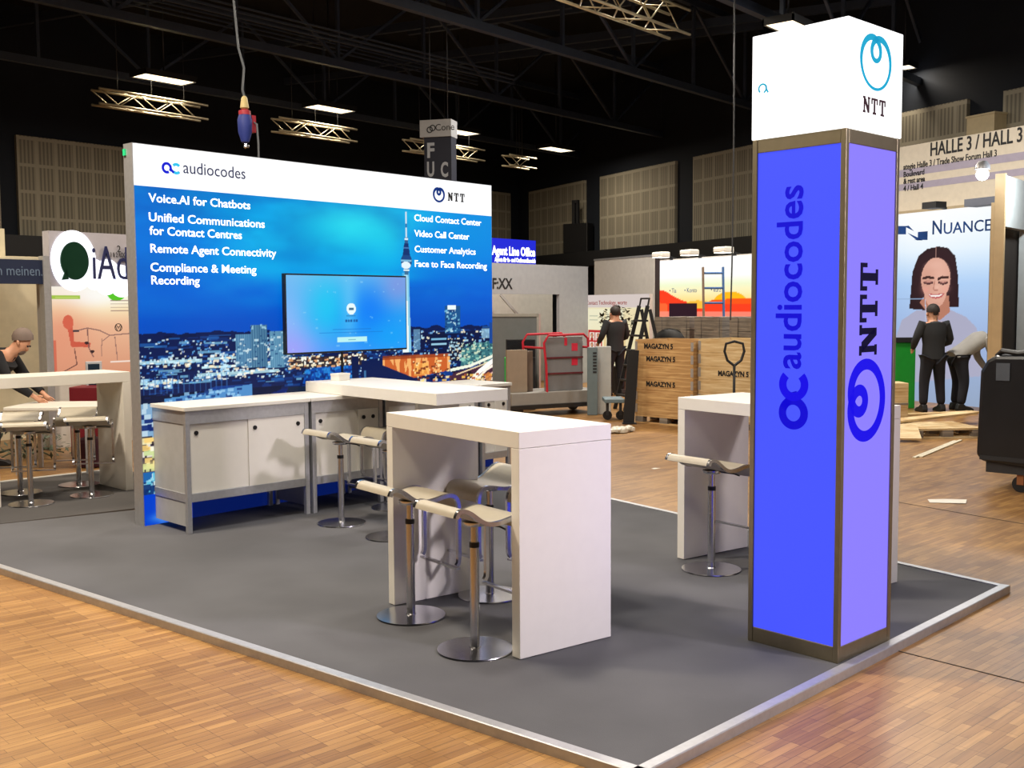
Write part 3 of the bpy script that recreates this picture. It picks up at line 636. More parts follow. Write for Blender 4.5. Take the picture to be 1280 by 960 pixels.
w = MB(); w.box((-.07,-.05,0),(.07,.05,.055)); w.build('body', WHITE, bx, bevel=.003); w = MB(); w.box((-.073,-.053,.045),(.073,.053,.064)); w.build('lid', WHITE, bx, bevel=.002)

# ------------------------------------------------------------------ bar stools
SEATM = mat('pale_seat', (176,168,150), .42, noise=(30,.02))
def make_stool(label, h=.68):
    t = thing('bar_stool', label, 'bar stool', (0,0,0), 0, 'wave seat bar stools')
    w = MB(); w.lathe([(0,0),(.185,0),(.19,.004),(.188,.009),(.03,.014),(.026,.02),(0,.02)], 48); w.build('base', CHROME, t)
    w = MB(); w.cyl((0,0,.015),(0,0,.52),.024,n=20); w.build('column', CHROME, t)
    w = MB(); w.cyl((0,0,.54),(0,0,h-.05),.019,n=20); w.build('piston', CHROME, t); w = MB(); w.cyl((0,0,.515),(0,0,.54),.0255,n=20); w.build('collar', BLACK, t)
    prof = [(-.236,h+.032),(-.231,h+.046),(-.224,h+.058),(-.21,h+.07),(-.17,h+.068),(-.13,h+.045),(-.09,h+.012),(-.05,h-.010),(0,h-.016),(.06,h-.008),(.11,h+.004),(.15,h+.006),(.18,h-.004),(.2,h-.025),(.21,h-.055),(.212,h-.08)]
    sm = []
    for (x0,z0),(x1,z1) in zip(prof[:-1],prof[1:]):
        for k in range(3): sm.append((x0+(x1-x0)*k/3, z0+(z1-z0)*k/3))
    sm.append(prof[-1])
    for _ in range(3): sm = [sm[0]]+[((sm[i-1][0]+2*sm[i][0]+sm[i+1][0])/4,(sm[i-1][1]+2*sm[i][1]+sm[i+1][1])/4) for i in range(1,len(sm)-1)]+[sm[-1]]
    w = MB(); w.strip(sm, -.168, .168, .014); w.build('seat', SEATM, t)
    zf = h-.41
    loop = sm+[(.212,h-.2),(.212,zf+.06),(.208,zf+.025),(.195,zf+.006)]
    for y in (-.186,.166):
        w = MB(); w.strip([(x,z+.003) for x,z in loop], y, y+.02, .021); w.build('seat_frame', CHROME, t)
    w = MB(); w.bar((.19,-.186,zf),(.19,.186,zf),.024,.012); w.build('footrest', CHROME, t)
    w = MB(); w.lathe([(0,-.06),(.055,-.055),(.06,-.045),(.06,-.035),(0,-.03)], 20, (0,0,h)); w.build('seat_mount', CHROME, t)
    w = MB(); w.tube([(.02,-.03,h-.045),(.06,-.13,h-.05),(.065,-.17,h-.058)],.005); w.build('lever', STEEL, t)
    return t
st = make_stool('pale bar stool on the left of the front bar table, nearest the viewer')
st.location = (2.064,.975,0); st.rotation_euler = (0,0,-.22)
TA = -.23
for x,y,rz,lb in ((2.271,1.634,TA,'pale bar stool on the left of the front bar table, farther along'),
                  (2.862,1.575,TA+PI,'pale bar stool across the front bar table, farther from the tower'),
                  (2.905,1.12,TA+PI,'pale bar stool across the front bar table, behind its near panel leg'),
                  (4.207,.867,-.22,'bar stool standing at the table beside the tower'),
                  (3.706,3.863,-.12,'bar stool in front of the cabinets, close to the wall'),
                  (3.60,3.19,-.12,'bar stool by the counter slab, half hidden behind the front table panel'),
                  (4.42,4.02,PI-.2,'bar stool on the far side of the counter slab')):
    dup(st, (x,y,0), rz, lb)

# ------------------------------------------------------------------ placing helpers for the hall behind the stand
def zz(u, v, d): return pt(u, v, d).z
def span(u0, d0, u1, d1, z=FL):
    """two ground points given by picture column and distance -> origin, heading, length"""
    a, b = pt(u0, 382, d0), pt(u1, 382, d1); e = Vector((b.x-a.x, b.y-a.y, 0))
    return Vector((a.x, a.y, z)), math.atan2(e.y, e.x), e.length
def alongB(u0, d0, u1, k=.498):   # distance in column u1 on a plane parallel to the right hall wall
    t0, t1 = (u0-640)/FPX, (u1-640)/FPX
    return (t0*d0+k*d0)/(t1+k)
def alongA(u0, d0, u1, k=-.8416):
    t0, t1 = (u0-640)/FPX, (u1-640)/FPX
    return (t0*d0+k*d0)/(t1+k)

# ------------------------------------------------------------------ left neighbour: counter and stools
a = at(4,634,-.028); b = at(167,612,-.028); e = b-a
ct = thing('bar_counter', 'long white counter with thick top left of the lit wall', 'counter', a, math.atan2(e.y,e.x))
CL = e.length; CD = (at(134,604,-.028)-b).length
w = MB(); w.box((-.45,0,1.03),(CL,CD,1.125)); w.build('countertop', WHITE, ct, bevel=.003)
for x in (-.09, CL-.075):
    w = MB(); w.box((x,0,0),(x+.075,CD,1.029)); w.build('panel_leg', WHITE, ct, bevel=.003)
for u,v,rz,lb in ((39,630,.95,'bar stool at the left counter, leftmost on the near side'),(115,619,.95,'bar stool at the left counter, near side, next to its right leg'),
                  (26,616,-2.2,'bar stool on the far side of the left counter, leftmost in the photo'),(99,606,-2.2,'bar stool on the far side of the left counter, nearer its right leg')):
    p = at(u,v,-.028); dup(st, (p.x,p.y,-.028), rz, lb)

# left exhibitor: glowing poster wall
D0 = 13.2; o, rz, L = span(64, D0, 190, alongA(64,D0,190), FL)
po = thing('poster_wall', 'tall lit poster wall with a speech bubble sign and orange photo print', 'poster wall', o, rz)
zt, zm = zz(64,284,D0), zz(64,354,D0)
w = MB(); w.box((0,0.0,0),(L,.18,zm)); w.build('body', WWALL, po)
w = MB(); w.box((-.08,-.02,0),(0,.2,zm+.05)); w.build('edge_post', GREYW, po)
w = MB(); w.box((0,0,zm),(L,.16,zt)); w.build('sign_box', mat('pale_lilac_panel', (188,186,196), .6), po)
sx = L/126.
BUB = lambda a,b,d: (a,-.03-d,b)
def px(u): return (u-64)*sx
def pz(u, v): return zz(u, v, alongA(64,D0,u))
GL = mat('halo_glow', (238,242,255), .6, emit=1.15)
w = MB(); n = 48
def bub(r):
    cx, cz = px(92), pz(92,322); rx, rz_ = px(92+r)-px(92), (pz(92,322-r*1.42)-pz(92,322))
    return [(cx+rx*math.cos(2*PI*i/n), cz+rz_*math.sin(2*PI*i/n)) for i in range(n)]
halo = bub(27); w.prism(halo, lambda a,b,d:(a,-.012-d,b), -.008, .0)
for uu,vv,r in ((118,330,9),(116,348,10),(133,336,15),(131,350,14),(150,342,14),(150,352,15),(170,344,15)):
    cx, cz = px(uu), pz(uu,vv); rr = r*sx; w.prism([(cx+rr*math.cos(2*PI*i/20), cz+rr*math.sin(2*PI*i/20)) for i in range(20)], lambda a,b,d:(a,-.012-d-.0005*uu/64,b), -.008, .0)
w.build('halo', GL, po)
w = MB(); w.prism(bub(16.8), BUB, -.01, .01); w.prism([(px(76),pz(76,346)),(px(84),pz(84,345)),(px(82),pz(82,330))], BUB, -.01, .01); w.build('speech_bubble', mat('dark_green_metal', (40,84,62), .2, .6), po)
text('lettering', 'iAd', .62, NAVY, po, (px(114), -.03, pz(114,345)), width=px(157)-px(113), thick=.01, bold=-.004)
text('lettering', '2', .12, INK, po, (px(145), -.02, pz(145,311)), thick=.002)
text('lettering', 'IN 1 & 2 ROOM', .09, INK, po, (px(131), -.02, pz(131,317)), width=px(160)-px(131), thick=.002)
P = Paint(L, zm-.9, 150, 170, 9)
H2 = zm-.9
P.vgrad([(0,(216,150,118)),(H2*.55,(238,186,150)),(H2*.75,(250,226,180)),(H2*.92,(255,255,236)),(H2,(248,250,236))])
P.ell(L*.38,H2*.9,L*.34,H2*.16,(255,255,250),.95,1); P.ell(.1,H2*.45,.4,.5,(226,140,110),.6,1); P.rect(0,H2*.86,L*.27,H2*.90,(150,190,50),.85); P.rect(.05,H2*.87,L*.25,H2*.882,(200,220,120),.8)
P.poly([(L*.13,H2*.62),(L*.19,H2*.6),(L*.2,H2*.38),(L*.36,H2*.36),(L*.35,H2*.31),(L*.17,H2*.32)],(206,92,70)); P.ell(L*.15,H2*.6,.07,.09,(214,100,76))
P.line([(L*.22,H2*.5),(L*.33,H2*.53),(L*.45,H2*.5),(L*.55,H2*.44),(L*.8,H2*.46)],.014,(140,104,96)); P.line([(L*.33,H2*.53),(L*.34,H2*.3),(L*.38,H2*.2)],.014,(130,90,84)); P.line([(L*.2,H2*.3),(L*.22,H2*.12),(L*.05,H2*.02)],.014,(120,80,70)); P.line([(L*.47,H2*.4),(L*.46,H2*.2)],.01,(150,110,100)); P.line([(L*.6,H2*.42),(L*.62,H2*.15)],.012,(150,110,100)); P.line([(L*.48,H2*.38),(L*.55,H2*.44)],.012,(150,110,100))
P.ell(L*.32,H2*.36,.03,.02,(60,40,40)); P.ell(L*.37,H2*.26,.03,.02,(60,40,40)); P.rect(L*.19,H2*.49,L*.25,H2*.51,(70,60,66))
P.ell(L*.63,H2*.93,.13,.1,(90,200,40)); P.rect(0,0,L*.03,H2*.4,(200,80,60),.6); P.rect(L*.55,H2*.12,L,H2*.14,(250,240,230),.8)
for i,zf in enumerate((.84,.80,.76,.72)): P.rect(L*.57,H2*zf,L*.76,H2*(zf+.008),(150,120,110),.8)
P.mesh('photo_print', print_mat('lit_poster_print', .98), po, Matrix.Translation((0,0,.9)), y=-.006)
text('lettering', 'i', .2, INK, po, (px(158), -.008, pz(158,371)), thick=.001)
w = MB(); cx, cz = px(144.5), pz(144.5,405.5); ribbon(w, arc(cx,cz,.048,0,360,30)[:-1], .01, lambda a,b,d:(a,-.009-d,b), -.001,.001, True)
for q in ([(-.028,.032),(-.006,-.002),(0,.012),(.006,-.002),(.028,.032)],[(-.040,.018),(-.018,-.040),(0,-.004),(.018,-.040),(.040,.018)]):
    ribbon(w, [(cx+x,cz+z) for x,z in q], .010, lambda a,b,d:(a,-.009-d,b), -.001,.001)
w.build('round_emblem', INK, po)
# small dark screen in front of the poster
o2, rz2, L2_ = span(105, 12.75, 125, 12.85, FL)
sc_ = thing('display_screen', 'small dark upright screen in front of the orange poster', 'screen', o2, rz2)
w = MB(); w.box((0,0,.55),(L2_,.05,zz(105,448,12.75))); w.build('housing', mat('pale_plastic',(196,200,206),.5), sc_, bevel=.006)
w = MB(); w.box((.02,-.004,.6),(L2_-.03,0,zz(105,451,12.75))); w.build('screen', mat('dark_screen', (22,44,62), .25), sc_)
w = MB(); w.box((L2_*.4,.01,0),(L2_*.6,.04,.55)); w.build('foot', ALU, sc_); w = MB(); w.box((-.03,-.15,0),(L2_+.03,.18,.012)); w.build('base', ALU, sc_)
# open stand with navy fascia
D1 = 13.0; o, rz, L = span(-40, alongA(57,D1,-40), 57, D1, FL)
fs = thing('fascia_booth', 'white booth front with a navy fascia board at the left edge', 'booth', o, rz)
z0, z1 = zz(57,351,D1), zz(57,321,D1)
w = MB(); w.box((0,0,z0),(L,.08,z1)); w.build('fascia', mat('navy_board', (16,32,66), .6), fs)
text('lettering', 'n meinen.', .17, mat('pale_blue_ink', (104,124,150), .6), fs, (L-.565,-.004,z0+.1), width=.54, thick=.002)
w = MB(); w.box((L-.02,-.02,0),(L+.06,.1,z1+.05)); w.build('post', ALU, fs)
w = MB(); w.box((0,1.5,0),(L*1.75,1.56,z0+.4)); w.box((L*1.765,1.5,0),(L*1.935,1.56,z0+.4)); w.box((L*1.95,1.5,0),(L*2.4,1.56,z0+.4)); w.build('back_panel', mat('cream_panel', (214,204,176), .6), fs)
w = MB(); w.box((L*1.75,1.51,0),(L*1.765,1.55,z0+.4)); w.box((L*1.935,1.51,0),(L*1.95,1.55,z0+.4)); w.build('panel_joint', STEEL, fs)
w = MB(); w.box((0,.9,z1+.02),(L*.46,.95,z1+.42)); w.box((L*.47,.9,z1+.02),(L*.95,.95,z1+.42)); w.build('top_panel', MATS['cream_panel'], fs)
w = MB(); w.box((0,.09,z1-.02),(L,.95,z1+.02)); w.build('ceiling_board', MATS['cream_panel'], fs)

# clutter under and behind the counter
def fbox(name, label, cat, u0, u1, vt, d, m, dz=.4, zb=FL, bev=.01, part='body', grp=None):
    o, rz, L = span(u0, d, u1, d, zb); t = thing(name, label, cat, o, rz, grp); top = zz((u0+u1)/2, vt, d)
    w = MB(); w.box((0,0,0),(L,dz,top-zb)); w.build(part, m, t, bevel=bev); return t, L, top-zb
t, L, H = fbox('side_table', 'low white table behind the left counter', 'table', -2, 112, 509, 11.0, WHITE, .7, zb=zz(50,514,11.0), part='tabletop')
for x in (.08, L-.12):
    for y in (.06, .6):
        w = MB(); w.box((x,y,FL-t.location.z),(x+.04,y+.04,0)); w.build('leg', ALU, t)
fbox('red_case', 'dark red case under the left counter top, by its right leg', 'case', 82, 134, 484, 12.45, mat('dark_red', (112,14,30), .5), .4)
fbox('black_case', 'small black case below the dark red one', 'case', 119, 138, 502, 11.95, BLACKP, .25)
t, L, H = fbox('equipment_bag', 'dark purple bag on the floor behind the left counter stools', 'bag', 84, 116, 549, 11.5, mat('plum_cloth', (64,22,36), .8), .3, bev=.05)
w = MB(); w.tube([(L*.3,.15,H-.01),(L*.35,.15,H+.07),(L*.65,.15,H+.07),(L*.7,.15,H-.01)],.012); w.build('handle', BLACK, t)
pl_ = thing('plant_bundle', 'heap of grey-green foliage on the floor under the left counter', 'plant', at(35,572,FL))
w = MB()
for k in range(260):
    a_ = R.uniform(0,2*PI); r_ = R.uniform(0,.5); p0 = Vector((r_*math.cos(a_), r_*math.sin(a_), R.uniform(.02,.34*(1-r_*.9)+.05))); dr = Vector((R.uniform(-1,1),R.uniform(-1,1),R.uniform(-.2,.6))).normalized()*.09; sd = dr.cross(Vector((0,0,1))).normalized()*.02
    w.add([p0, p0+dr*.5+sd, p0+dr, p0+dr*.5-sd], [(0,1,2,3)])
w.build('foliage', mat('grey_green_leaf', (92,104,88), .6), pl_)
w = MB()
for k in range(9):
    a_ = 2*PI*k/9; w.tube([(0,0,.02),(.2*math.cos(a_),.2*math.sin(a_),.1),(.4*math.cos(a_),.4*math.sin(a_),.05)],.008,6)
w.build('stem', mat('stem_green', (60,70,48), .7), pl_)

# ------------------------------------------------------------------ people
def skin(name, vs, es, rad, m, parent, sub=1, root=0):
    me = bpy.data.meshes.new(name); me.from_pydata([tuple(v) for v in vs], es, []); o = bpy.data.objects.new(name, me); COL.objects.link(o)
    md = o.modifiers.new('s','SKIN'); md.use_smooth_shade = True
    for i, sv in enumerate(me.skin_vertices[0].data):
        r = rad[i]; sv.radius = (r,r) if not isinstance(r, tuple) else r; sv.use_root = (i == root)
    if sub: o.modifiers.new('u','SUBSURF').levels = sub
    dg = bpy.context.evaluated_depsgraph_get(); nm = bpy.data.meshes.new_from_object(o.evaluated_get(dg))
    o.modifiers.clear(); o.data = nm; nm.name = name; bpy.data.meshes.remove(me)
    nm.materials.clear(); nm.materials.append(m)
    if parent: o.parent = parent
    return o
SKINM = mat('skin', (204,150,120), .5, noise=(25,.03))
def human(label, loc, rz, J, top_m, leg_m, hair_m, shoe_m, group=None, hair='short', hands_curl=.5, beard=False):
    """J: joints in metres, x = facing direction, y = left"""
    t = thing('person', label, 'person', loc, rz, group)
    V = {k: Vector(v) for k, v in J.items()}
    vs=[]; es=[]; rd=[]; ix={}
    def add(k, p, r, frm=None):
        ix[k]=len(vs); vs.append(p); rd.append(r)
        if frm is not None: es.append((ix[frm], ix[k]))
    add('pelvis',V['pelvis'],.135); add('spine',(V['pelvis']+V['chest'])/2,.125,'pelvis'); add('chest',V['chest'],.14,'spine')
    nd = (V['head']-V['chest']).normalized(); add('neck',V['chest']+(V['head']-V['chest'])*.52,.058,'chest')
    add('jaw',V['head']-nd*.05+V['look']*.02,.078,'neck'); add('skull',V['head']+nd*.045,.094,'jaw'); add('crown',V['head']+nd*.1,.06,'skull')
    add('nose',V['head']-nd*.01+V['look']*.115,.016,'jaw')
    for s in 'LR':
        add('sh'+s,V['sh'+s],.06,'chest'); add('el'+s,V['el'+s],.043,'sh'+s); add('wr'+s,V['wr'+s],.027,'el'+s)
        d=(V['wr'+s]-V['el'+s]).normalized(); side=d.cross(V['palm'+s] if 'palm'+s in V else Vector((0,1 if s=='L' else -1,0))).normalized(); pn=side.cross(d).normalized()
        pal=V['wr'+s]+d*.075; add('pal'+s,pal,(.036,.018),'wr'+s)
        for i,(off,ln) in enumerate(((-.030,.062),(-.010,.075),(.010,.07),(.030,.055))):
            k1=pal+d*.035+side*off; add(f'f{s}{i}a',k1,.010,'pal'+s); add(f'f{s}{i}b',k1+d*ln*.55+pn*.012*hands_curl,.009,f'f{s}{i}a'); add(f'f{s}{i}c',k1+d*ln*.9+pn*.04*hands_curl,.0075,f'f{s}{i}b')
        add(f't{s}a',pal-d*.03-side*.036,.012,'pal'+s); add(f't{s}b',pal+d*.012-side*.056+pn*.012,.010,f't{s}a')
        add('hp'+s,V['hp'+s],.095,'pelvis'); add('kn'+s,V['kn'+s],.06,'hp'+s); add('an'+s,V['an'+s],.04,'kn'+s); add('to'+s,V['an'+s]+V['foot'+s]*.16+Vector((0,0,-.045)),.035,'an'+s)
    skin('body', vs, es, rd, SKINM, t, 1)
    # jacket: lofted torso and tapered sleeves
    w = MB(); ax_ = (V['chest']-V['pelvis']).normalized(); lat = (V['shL']-V['shR']).normalized()
    a0 = V['pelvis']-ax_*.10; a1 = V['chest']+ax_*.02; nk = V['chest']+(V['head']-V['chest'])*.46
    rings = [(a0,.185,.135),(a0.lerp(a1,.25),.18,.13),(a0.lerp(a1,.5),.175,.125),(a0.lerp(a1,.75),.195,.135),(a1,.215,.14),(V['chest']+(V['shL']+V['shR']-V['chest']*2)*.45+ax_*.01,.20,.12),(V['chest'].lerp(nk,.72),.11,.09),(nk,.07,.07)]
    n_ = 18; R_ = []
    for k,(c,rx_,ry_) in enumerate(rings):
        d_ = (rings[min(k+1,len(rings)-1)][0]-rings[max(k-1,0)][0]).normalized(); fw = lat.cross(d_).normalized(); R_ += [c+lat*rx_*math.cos(2*PI*q/n_)+fw*ry_*math.sin(2*PI*q/n_) for q in range(n_)]
    w.add(R_, [(k*n_+q,k*n_+(q+1)%n_,(k+1)*n_+(q+1)%n_,(k+1)*n_+q) for k in range(len(rings)-1) for q in range(n_)], True); w.add(R_[:n_],[tuple(range(n_))[::-1]])
    for s_ in 'LR':
        a_, b_, c_ = V['sh'+s_], V['el'+s_], V['wr'+s_]; ins = a_.lerp(V['chest'],.35)
        pts_ = [(ins,.07),(a_,.082),(a_.lerp(b_,.5),.07),(b_.lerp(a_,.12),.06),(b_.lerp(c_,.12),.057),(b_.lerp(c_,.5),.052),(b_.lerp(c_,.93),.042)]
        T_ = []; u_ = None
        for k,(c,r_) in enumerate(pts_):
            d_ = (pts_[min(k+1,len(pts_)-1)][0]-pts_[max(k-1,0)][0]).normalized(); u_ = d_.orthogonal().normalized() if u_ is None else (u_-d_*u_.dot(d_)).normalized(); v_ = d_.cross(u_)
            T_ += [c+u_*r_*math.cos(2*PI*q/12)+v_*r_*math.sin(2*PI*q/12) for q in range(12)]
        w.add(T_, [(k*12+q,k*12+(q+1)%12,(k+1)*12+(q+1)%12,(k+1)*12+q) for k in range(len(pts_)-1) for q in range(12)], True); w.add(T_[:12],[tuple(range(12))[::-1]]); w.add(T_[-12:],[tuple(range(12))])
    w.build('jacket', top_m, t)
    vs=[];es=[];rd=[];ix={}
    add('p',V['pelvis']+Vector((0,0,.0)),.13)
    for s in 'LR':
        add('h'+s,V['hp'+s]-Vector((0,0,.04)),.118,'p'); add('k'+s,V['kn'+s],.085,'h'+s); add('a'+s,V['an'+s]+Vector((0,0,.02)),.068,'k'+s)
    skin('trousers', vs, es, rd, leg_m, t, 2)
    for s in 'LR':
        f=V['foot'+s]; a=V['an'+s]; w=MB(); pr=[(-.075,.0),(.20,.0),(.215,.03),(.16,.065),(.07,.09),(.03,.125),(-.055,.125),(-.08,.05)]
        sd=Vector((-f.y,f.x,0)); gz=a.z-.08
        w.prism(pr, lambda x,z,d: tuple(Vector((a.x,a.y,gz))+f*x+sd*d+Vector((0,0,z))), -.045, .045); w.build('shoe', shoe_m, t, bevel=.015)
    w=MB(); c=V['head']+nd*.05-V['look']*.02; w.ball(c,.115,14,(1,.9,1.0)); hb=w
    keep=[]; 
    for f in hb.f:
        m_=sum((Vector(hb.v[i]) for i in f),Vector())/len(f)-c
        if m_.dot(nd)*1.0-m_.dot(V['look'])*.75 > -.02: keep.append(f)
    hb.f=keep; hb.sm=[True]*len(keep); hb.build('hair', hair_m, t)
    if beard:
        w=MB(); w.ball(V['head']-nd*.075+V['look']*.055,.062,12,(1,1.0,.8)); w.build('beard', hair_m, t)
    w=MB()
    for s_ in (1,-1):
        q=V['head']+nd*.02+V['look']*.09+V['look'].cross(nd)*.034*s_; w.ball(q,.011,8)
    w.build('eyes', INK, t)
    w=MB()
    for s_ in (1,-1):
        q=V['head']+nd*.0+V['look'].cross(nd)*.096*s_; w.ball(q,.03,10,(.6,.5,1))
    w.build('ears', SKINM, t)
    return t
DARKC = mat('dark_work_cloth', (34,36,40), .85); NAVYC = mat('navy_work_cloth', (14,16,28), .85); GREYC = mat('grey_shirt', (150,148,144), .85); HAIRD = mat('dark_hair', (36,26,22), .7); HAIRG = mat('grey_hair', (120,104,96), .7); SHOE = mat('black_shoe', (20,20,22), .5); BLACKC = mat('black_sweater', (14,15,22), .85)
X = Vector((1,0,0))
stand = dict(pelvis=(0,0,.95), chest=(.0,0,1.3), head=(.05,0,1.56), look=Vector((.9,0,-.35)).normalized(), shL=(0,.19,1.40), shR=(0,-.19,1.40), elL=(.02,.30,1.13), elR=(.03,-.30,1.13), wrL=(.24,.22,1.02), wrR=(.25,-.2,1.04),
             hpL=(0,.09,.9), hpR=(0,-.09,.9), knL=(.03,.13,.49), knR=(.03,-.13,.49), anL=(0,.15,.08), anR=(0,-.15,.08), footL=X, footR=X)
p = pt(1165,516,17.0)
human('worker standing with back turned, dark jacket and black trousers, before the portrait', (p.x,p.y,FL), YAW+.1, stand, DARKC, NAVYC, HAIRD, SHOE)
bend = dict(stand, pelvis=(-.05,0,.90), chest=(.30,0,1.13), head=(.56,0,1.16), look=Vector((.6,0,-.8)).normalized(), shL=(.36,.17,1.16), shR=(.36,-.17,1.16), elL=(.42,.22,.87), elR=(.44,-.2,.87), wrL=(.55,.14,.64), wrR=(.57,-.13,.64),
            hpL=(-.05,.09,.86), hpR=(-.05,-.09,.86), knL=(.04,.13,.47), knR=(.0,-.13,.47), anL=(.0,.14,.08), anR=(-.06,-.14,.08))
p = pt(1199,508,17.2)
human('worker bending forward in a grey shirt and black trousers, right of the standing worker', (p.x,p.y,FL), YAW-PI/2+.15, bend, GREYC, NAVYC, HAIRD, SHOE)
lean = dict(bend, pelvis=(-.1,0,.92), chest=(.20,0,1.16), head=(.40,0,1.37), look=Vector((.75,0,-.65)).normalized(), shL=(.2,.2,1.24), shR=(.2,-.2,1.24), elL=(.34,.27,.98), elR=(.34,-.27,.98), wrL=(.54,.2,.80), wrR=(.56,-.18,.80), hpL=(-.1,.09,.87), hpR=(-.1,-.09,.87))
p = pt(-22,420,11.6)
human('bearded man in a black sweater leaning over a low table at the left edge', (p.x,p.y,FL), YAW-PI/2+.1, lean, BLACKC, NAVYC, HAIRG, SHOE, beard=True)
p = pt(769,480,20.5)
human('person in dark work clothes standing behind the trolley, left of the black ladder', (p.x,p.y,FL), YAW+.5, dict(stand, look=X, head=(.02,0,1.56)), DARKC, NAVYC, HAIRD, SHOE)

# ------------------------------------------------------------------ middle background
D2 = 24.0; o, rz, L = span(560, alongA(735,D2,560), 735, D2)
gb = thing('grey_booth', 'grey system booth with an open front behind the lit wall', 'booth', o, rz)
zt = zz(735,331,D2); zo = zz(735,366,D2); cuL = (692-560)/(735-560)*L*1.02
GB = mat('slate_grey_panel', (150,152,156), .6)
w = MB(); w.box((0,0,zo),(cuL,.08,zt)); w.build('fascia', GB, gb); w = MB(); w.box((cuL,0,0),(L,.08,zt)); w.build('side_panel', GB, gb)
w = MB(); w.box((0,1.2,0),(cuL*.66,1.25,zo+.3)); w.box((cuL*.675,1.2,0),(cuL+1.3,1.25,zo+.3)); w.build('back_panel', mat('pale_grey_panel',(196,194,186),.6), gb)
w = MB(); w.box((cuL*.66,1.19,0),(cuL*.675,1.24,zo+.3)); w.build('panel_joint', STEEL, gb)
w = MB(); w.bar((cuL*.74,.9,zo),(cuL*.98,.5,zo-1.0),.05,.05); w.build('brace', GREYW, gb)
text('lettering', 'F:XX', .3, INK, gb, ((610-560)/(735-560)*L, -.004, zz(620,361,24.5)), width=.62, thick=.003, bold=.006)
D3 = 24.6; o, rz, L = span(560, alongA(670,D3,560), 670, D3, zt)
bs = thing('blue_sign', 'blue lit sign board on top of the grey booth', 'sign', o, rz); z1 = zz(670,301,D3)-zt
w = MB(); w.box((0,0,0),(L,.1,z1)); w.build('board', mat('blue_sign_face', (10,12,60), .6, emit=.85, ergb=(34,44,228)), bs)
w = MB(); w.box((L*.1,.03,-.02),(L*.9,.07,.0)); w.build('foot_rail', ALU, bs)
text('lettering', 'Agent Line Office', .27, WT, bs, (L-.03,-.004,z1*.38), align='RIGHT', width=1.5, thick=.003, bold=.008)
text('lettering', 'Agents für In- und Outboundbereich', .14, WT, bs, (L-.02,-.004,z1*.12), align='RIGHT', width=1.42, thick=.003, bold=.003)

o, rz, L = span(606, 18.6, 672, 18.2)
fp = thing('framed_screen', 'grey framed panel standing in front of the booth beside the lit wall', 'panel', o, rz); h0 = zz(670,392,18.2)-FL
w = MB(); w.box((0,0,0),(L,.05,h0)); w.build('panel', mat('blue_grey_glass', (118,124,128), .35), fp)
w = MB(); w.box((-.02,-.02,h0-.05),(L+.02,.06,h0)); w.box((L-.01,-.02,0),(L+.03,.06,h0)); w.build('frame', mat('pale_metal_edge', (190,190,186), .4, .4), fp)
t, L, H = fbox('monitor', 'black monitor leaning below the grey framed panel', 'monitor', 632, 669, 424, 17.7, BLACK, .06, zb=zz(650,447,17.7), part='housing')
w = MB(); w.box((.02,-.003,.02),(L-.02,0,H-.02)); w.build('screen', mat('off_screen', (24,28,32), .2), t)
t, L, H = fbox('green_board', 'green board under the black monitor', 'board', 630, 642, 447, 17.8, mat('green_face', (36,170,74), .5), .3, part='panel')
w = MB(); w.box((0,-.01,0),(L,0,.06)); w.build('edge_strip', BLACK, t)
fbox('base_case', 'dark case carrying the black monitor', 'case', 643, 669, 447, 17.75, BLACKP, .3)

# flat trolley with a red frame, loaded with boards
ta, tb = at(640,523,FL), at(752,516,FL); e = tb-ta
tr = thing('platform_trolley', 'flat trolley with red tube frame carrying grey boards', 'trolley', ta, math.atan2(e.y,e.x)); L = e.length; DP = .75
REDM = mat('red_tube', (190,30,52), .45)
dz = zz(690,503,16.4)-FL; dt = zz(690,492,16.4)-FL
w = MB(); w.box((0,0,dz-.06),(L,DP,dt)); w.build('deck', mat('worn_grey_deck', (146,144,140), .6), tr, bevel=.01)
w = MB(); w.box((-.02,-.02,dz-.12),(L+.02,DP+.02,dz-.06)); w.build('chassis', STEEL, tr)
xs = [(684-640)/112*L, (735-640)/112*L]; zt = zz(700,420,16.4)-FL
w = MB()
for y in (.02, DP-.04):
    w.tube([(xs[0],y,dz-.05),(xs[0]-.02,y,dt+.4),(xs[0]-.06,y,zt-.12),(xs[0]+.02,y,zt),(xs[1]-.08,y,zt+.01),(xs[1],y,zt-.06),(xs[1]+.02,y,dt+.5),(xs[1]+.14,y,dz-.05)],.02)
for x in (xs[0]-.04, xs[1]+.0): w.tube([(x,.02,zt-.2),(x,DP-.04,zt-.2)],.018)
w.build('frame', REDM, tr)
for x in (.12, L-.12):
    for y in (.06, DP-.06):
        w = MB(); w.cyl((x,y-.025,.10),(x,y+.025,.10),.10,n=20); w.build('wheel', BLACK, tr)
        w = MB(); w.box((x-.03,y-.035,.10),(x+.03,y+.035,dz-.115)); w.build('wheel_bracket', STEEL, tr)
mt = tr.matrix_basis.copy() if False else Matrix.Translation(tr.location) @ Matrix.Rotation(tr.rotation_euler.z,4,'Z')
def onTrolley(name, label, cat, x0, x1, y, thick, h, m, part='panel', z=None):
    p = mt @ Vector((x0,y,dt if z is None else z)); t = thing(name, label, cat, p, tr.rotation_euler.z); w = MB(); w.box((0,0,0),(x1-x0,thick,h)); w.build(part, m, t, bevel=.006); return t
GBD = mat('grey_board', (126,126,128), .6)
t = onTrolley('grey_board', 'large grey board with red stickers standing on the trolley', 'board', xs[0]+.02, xs[1]-.05, .1, .03, zt-dt-.03, GBD)
bwid = xs[1]-xs[0]-.07
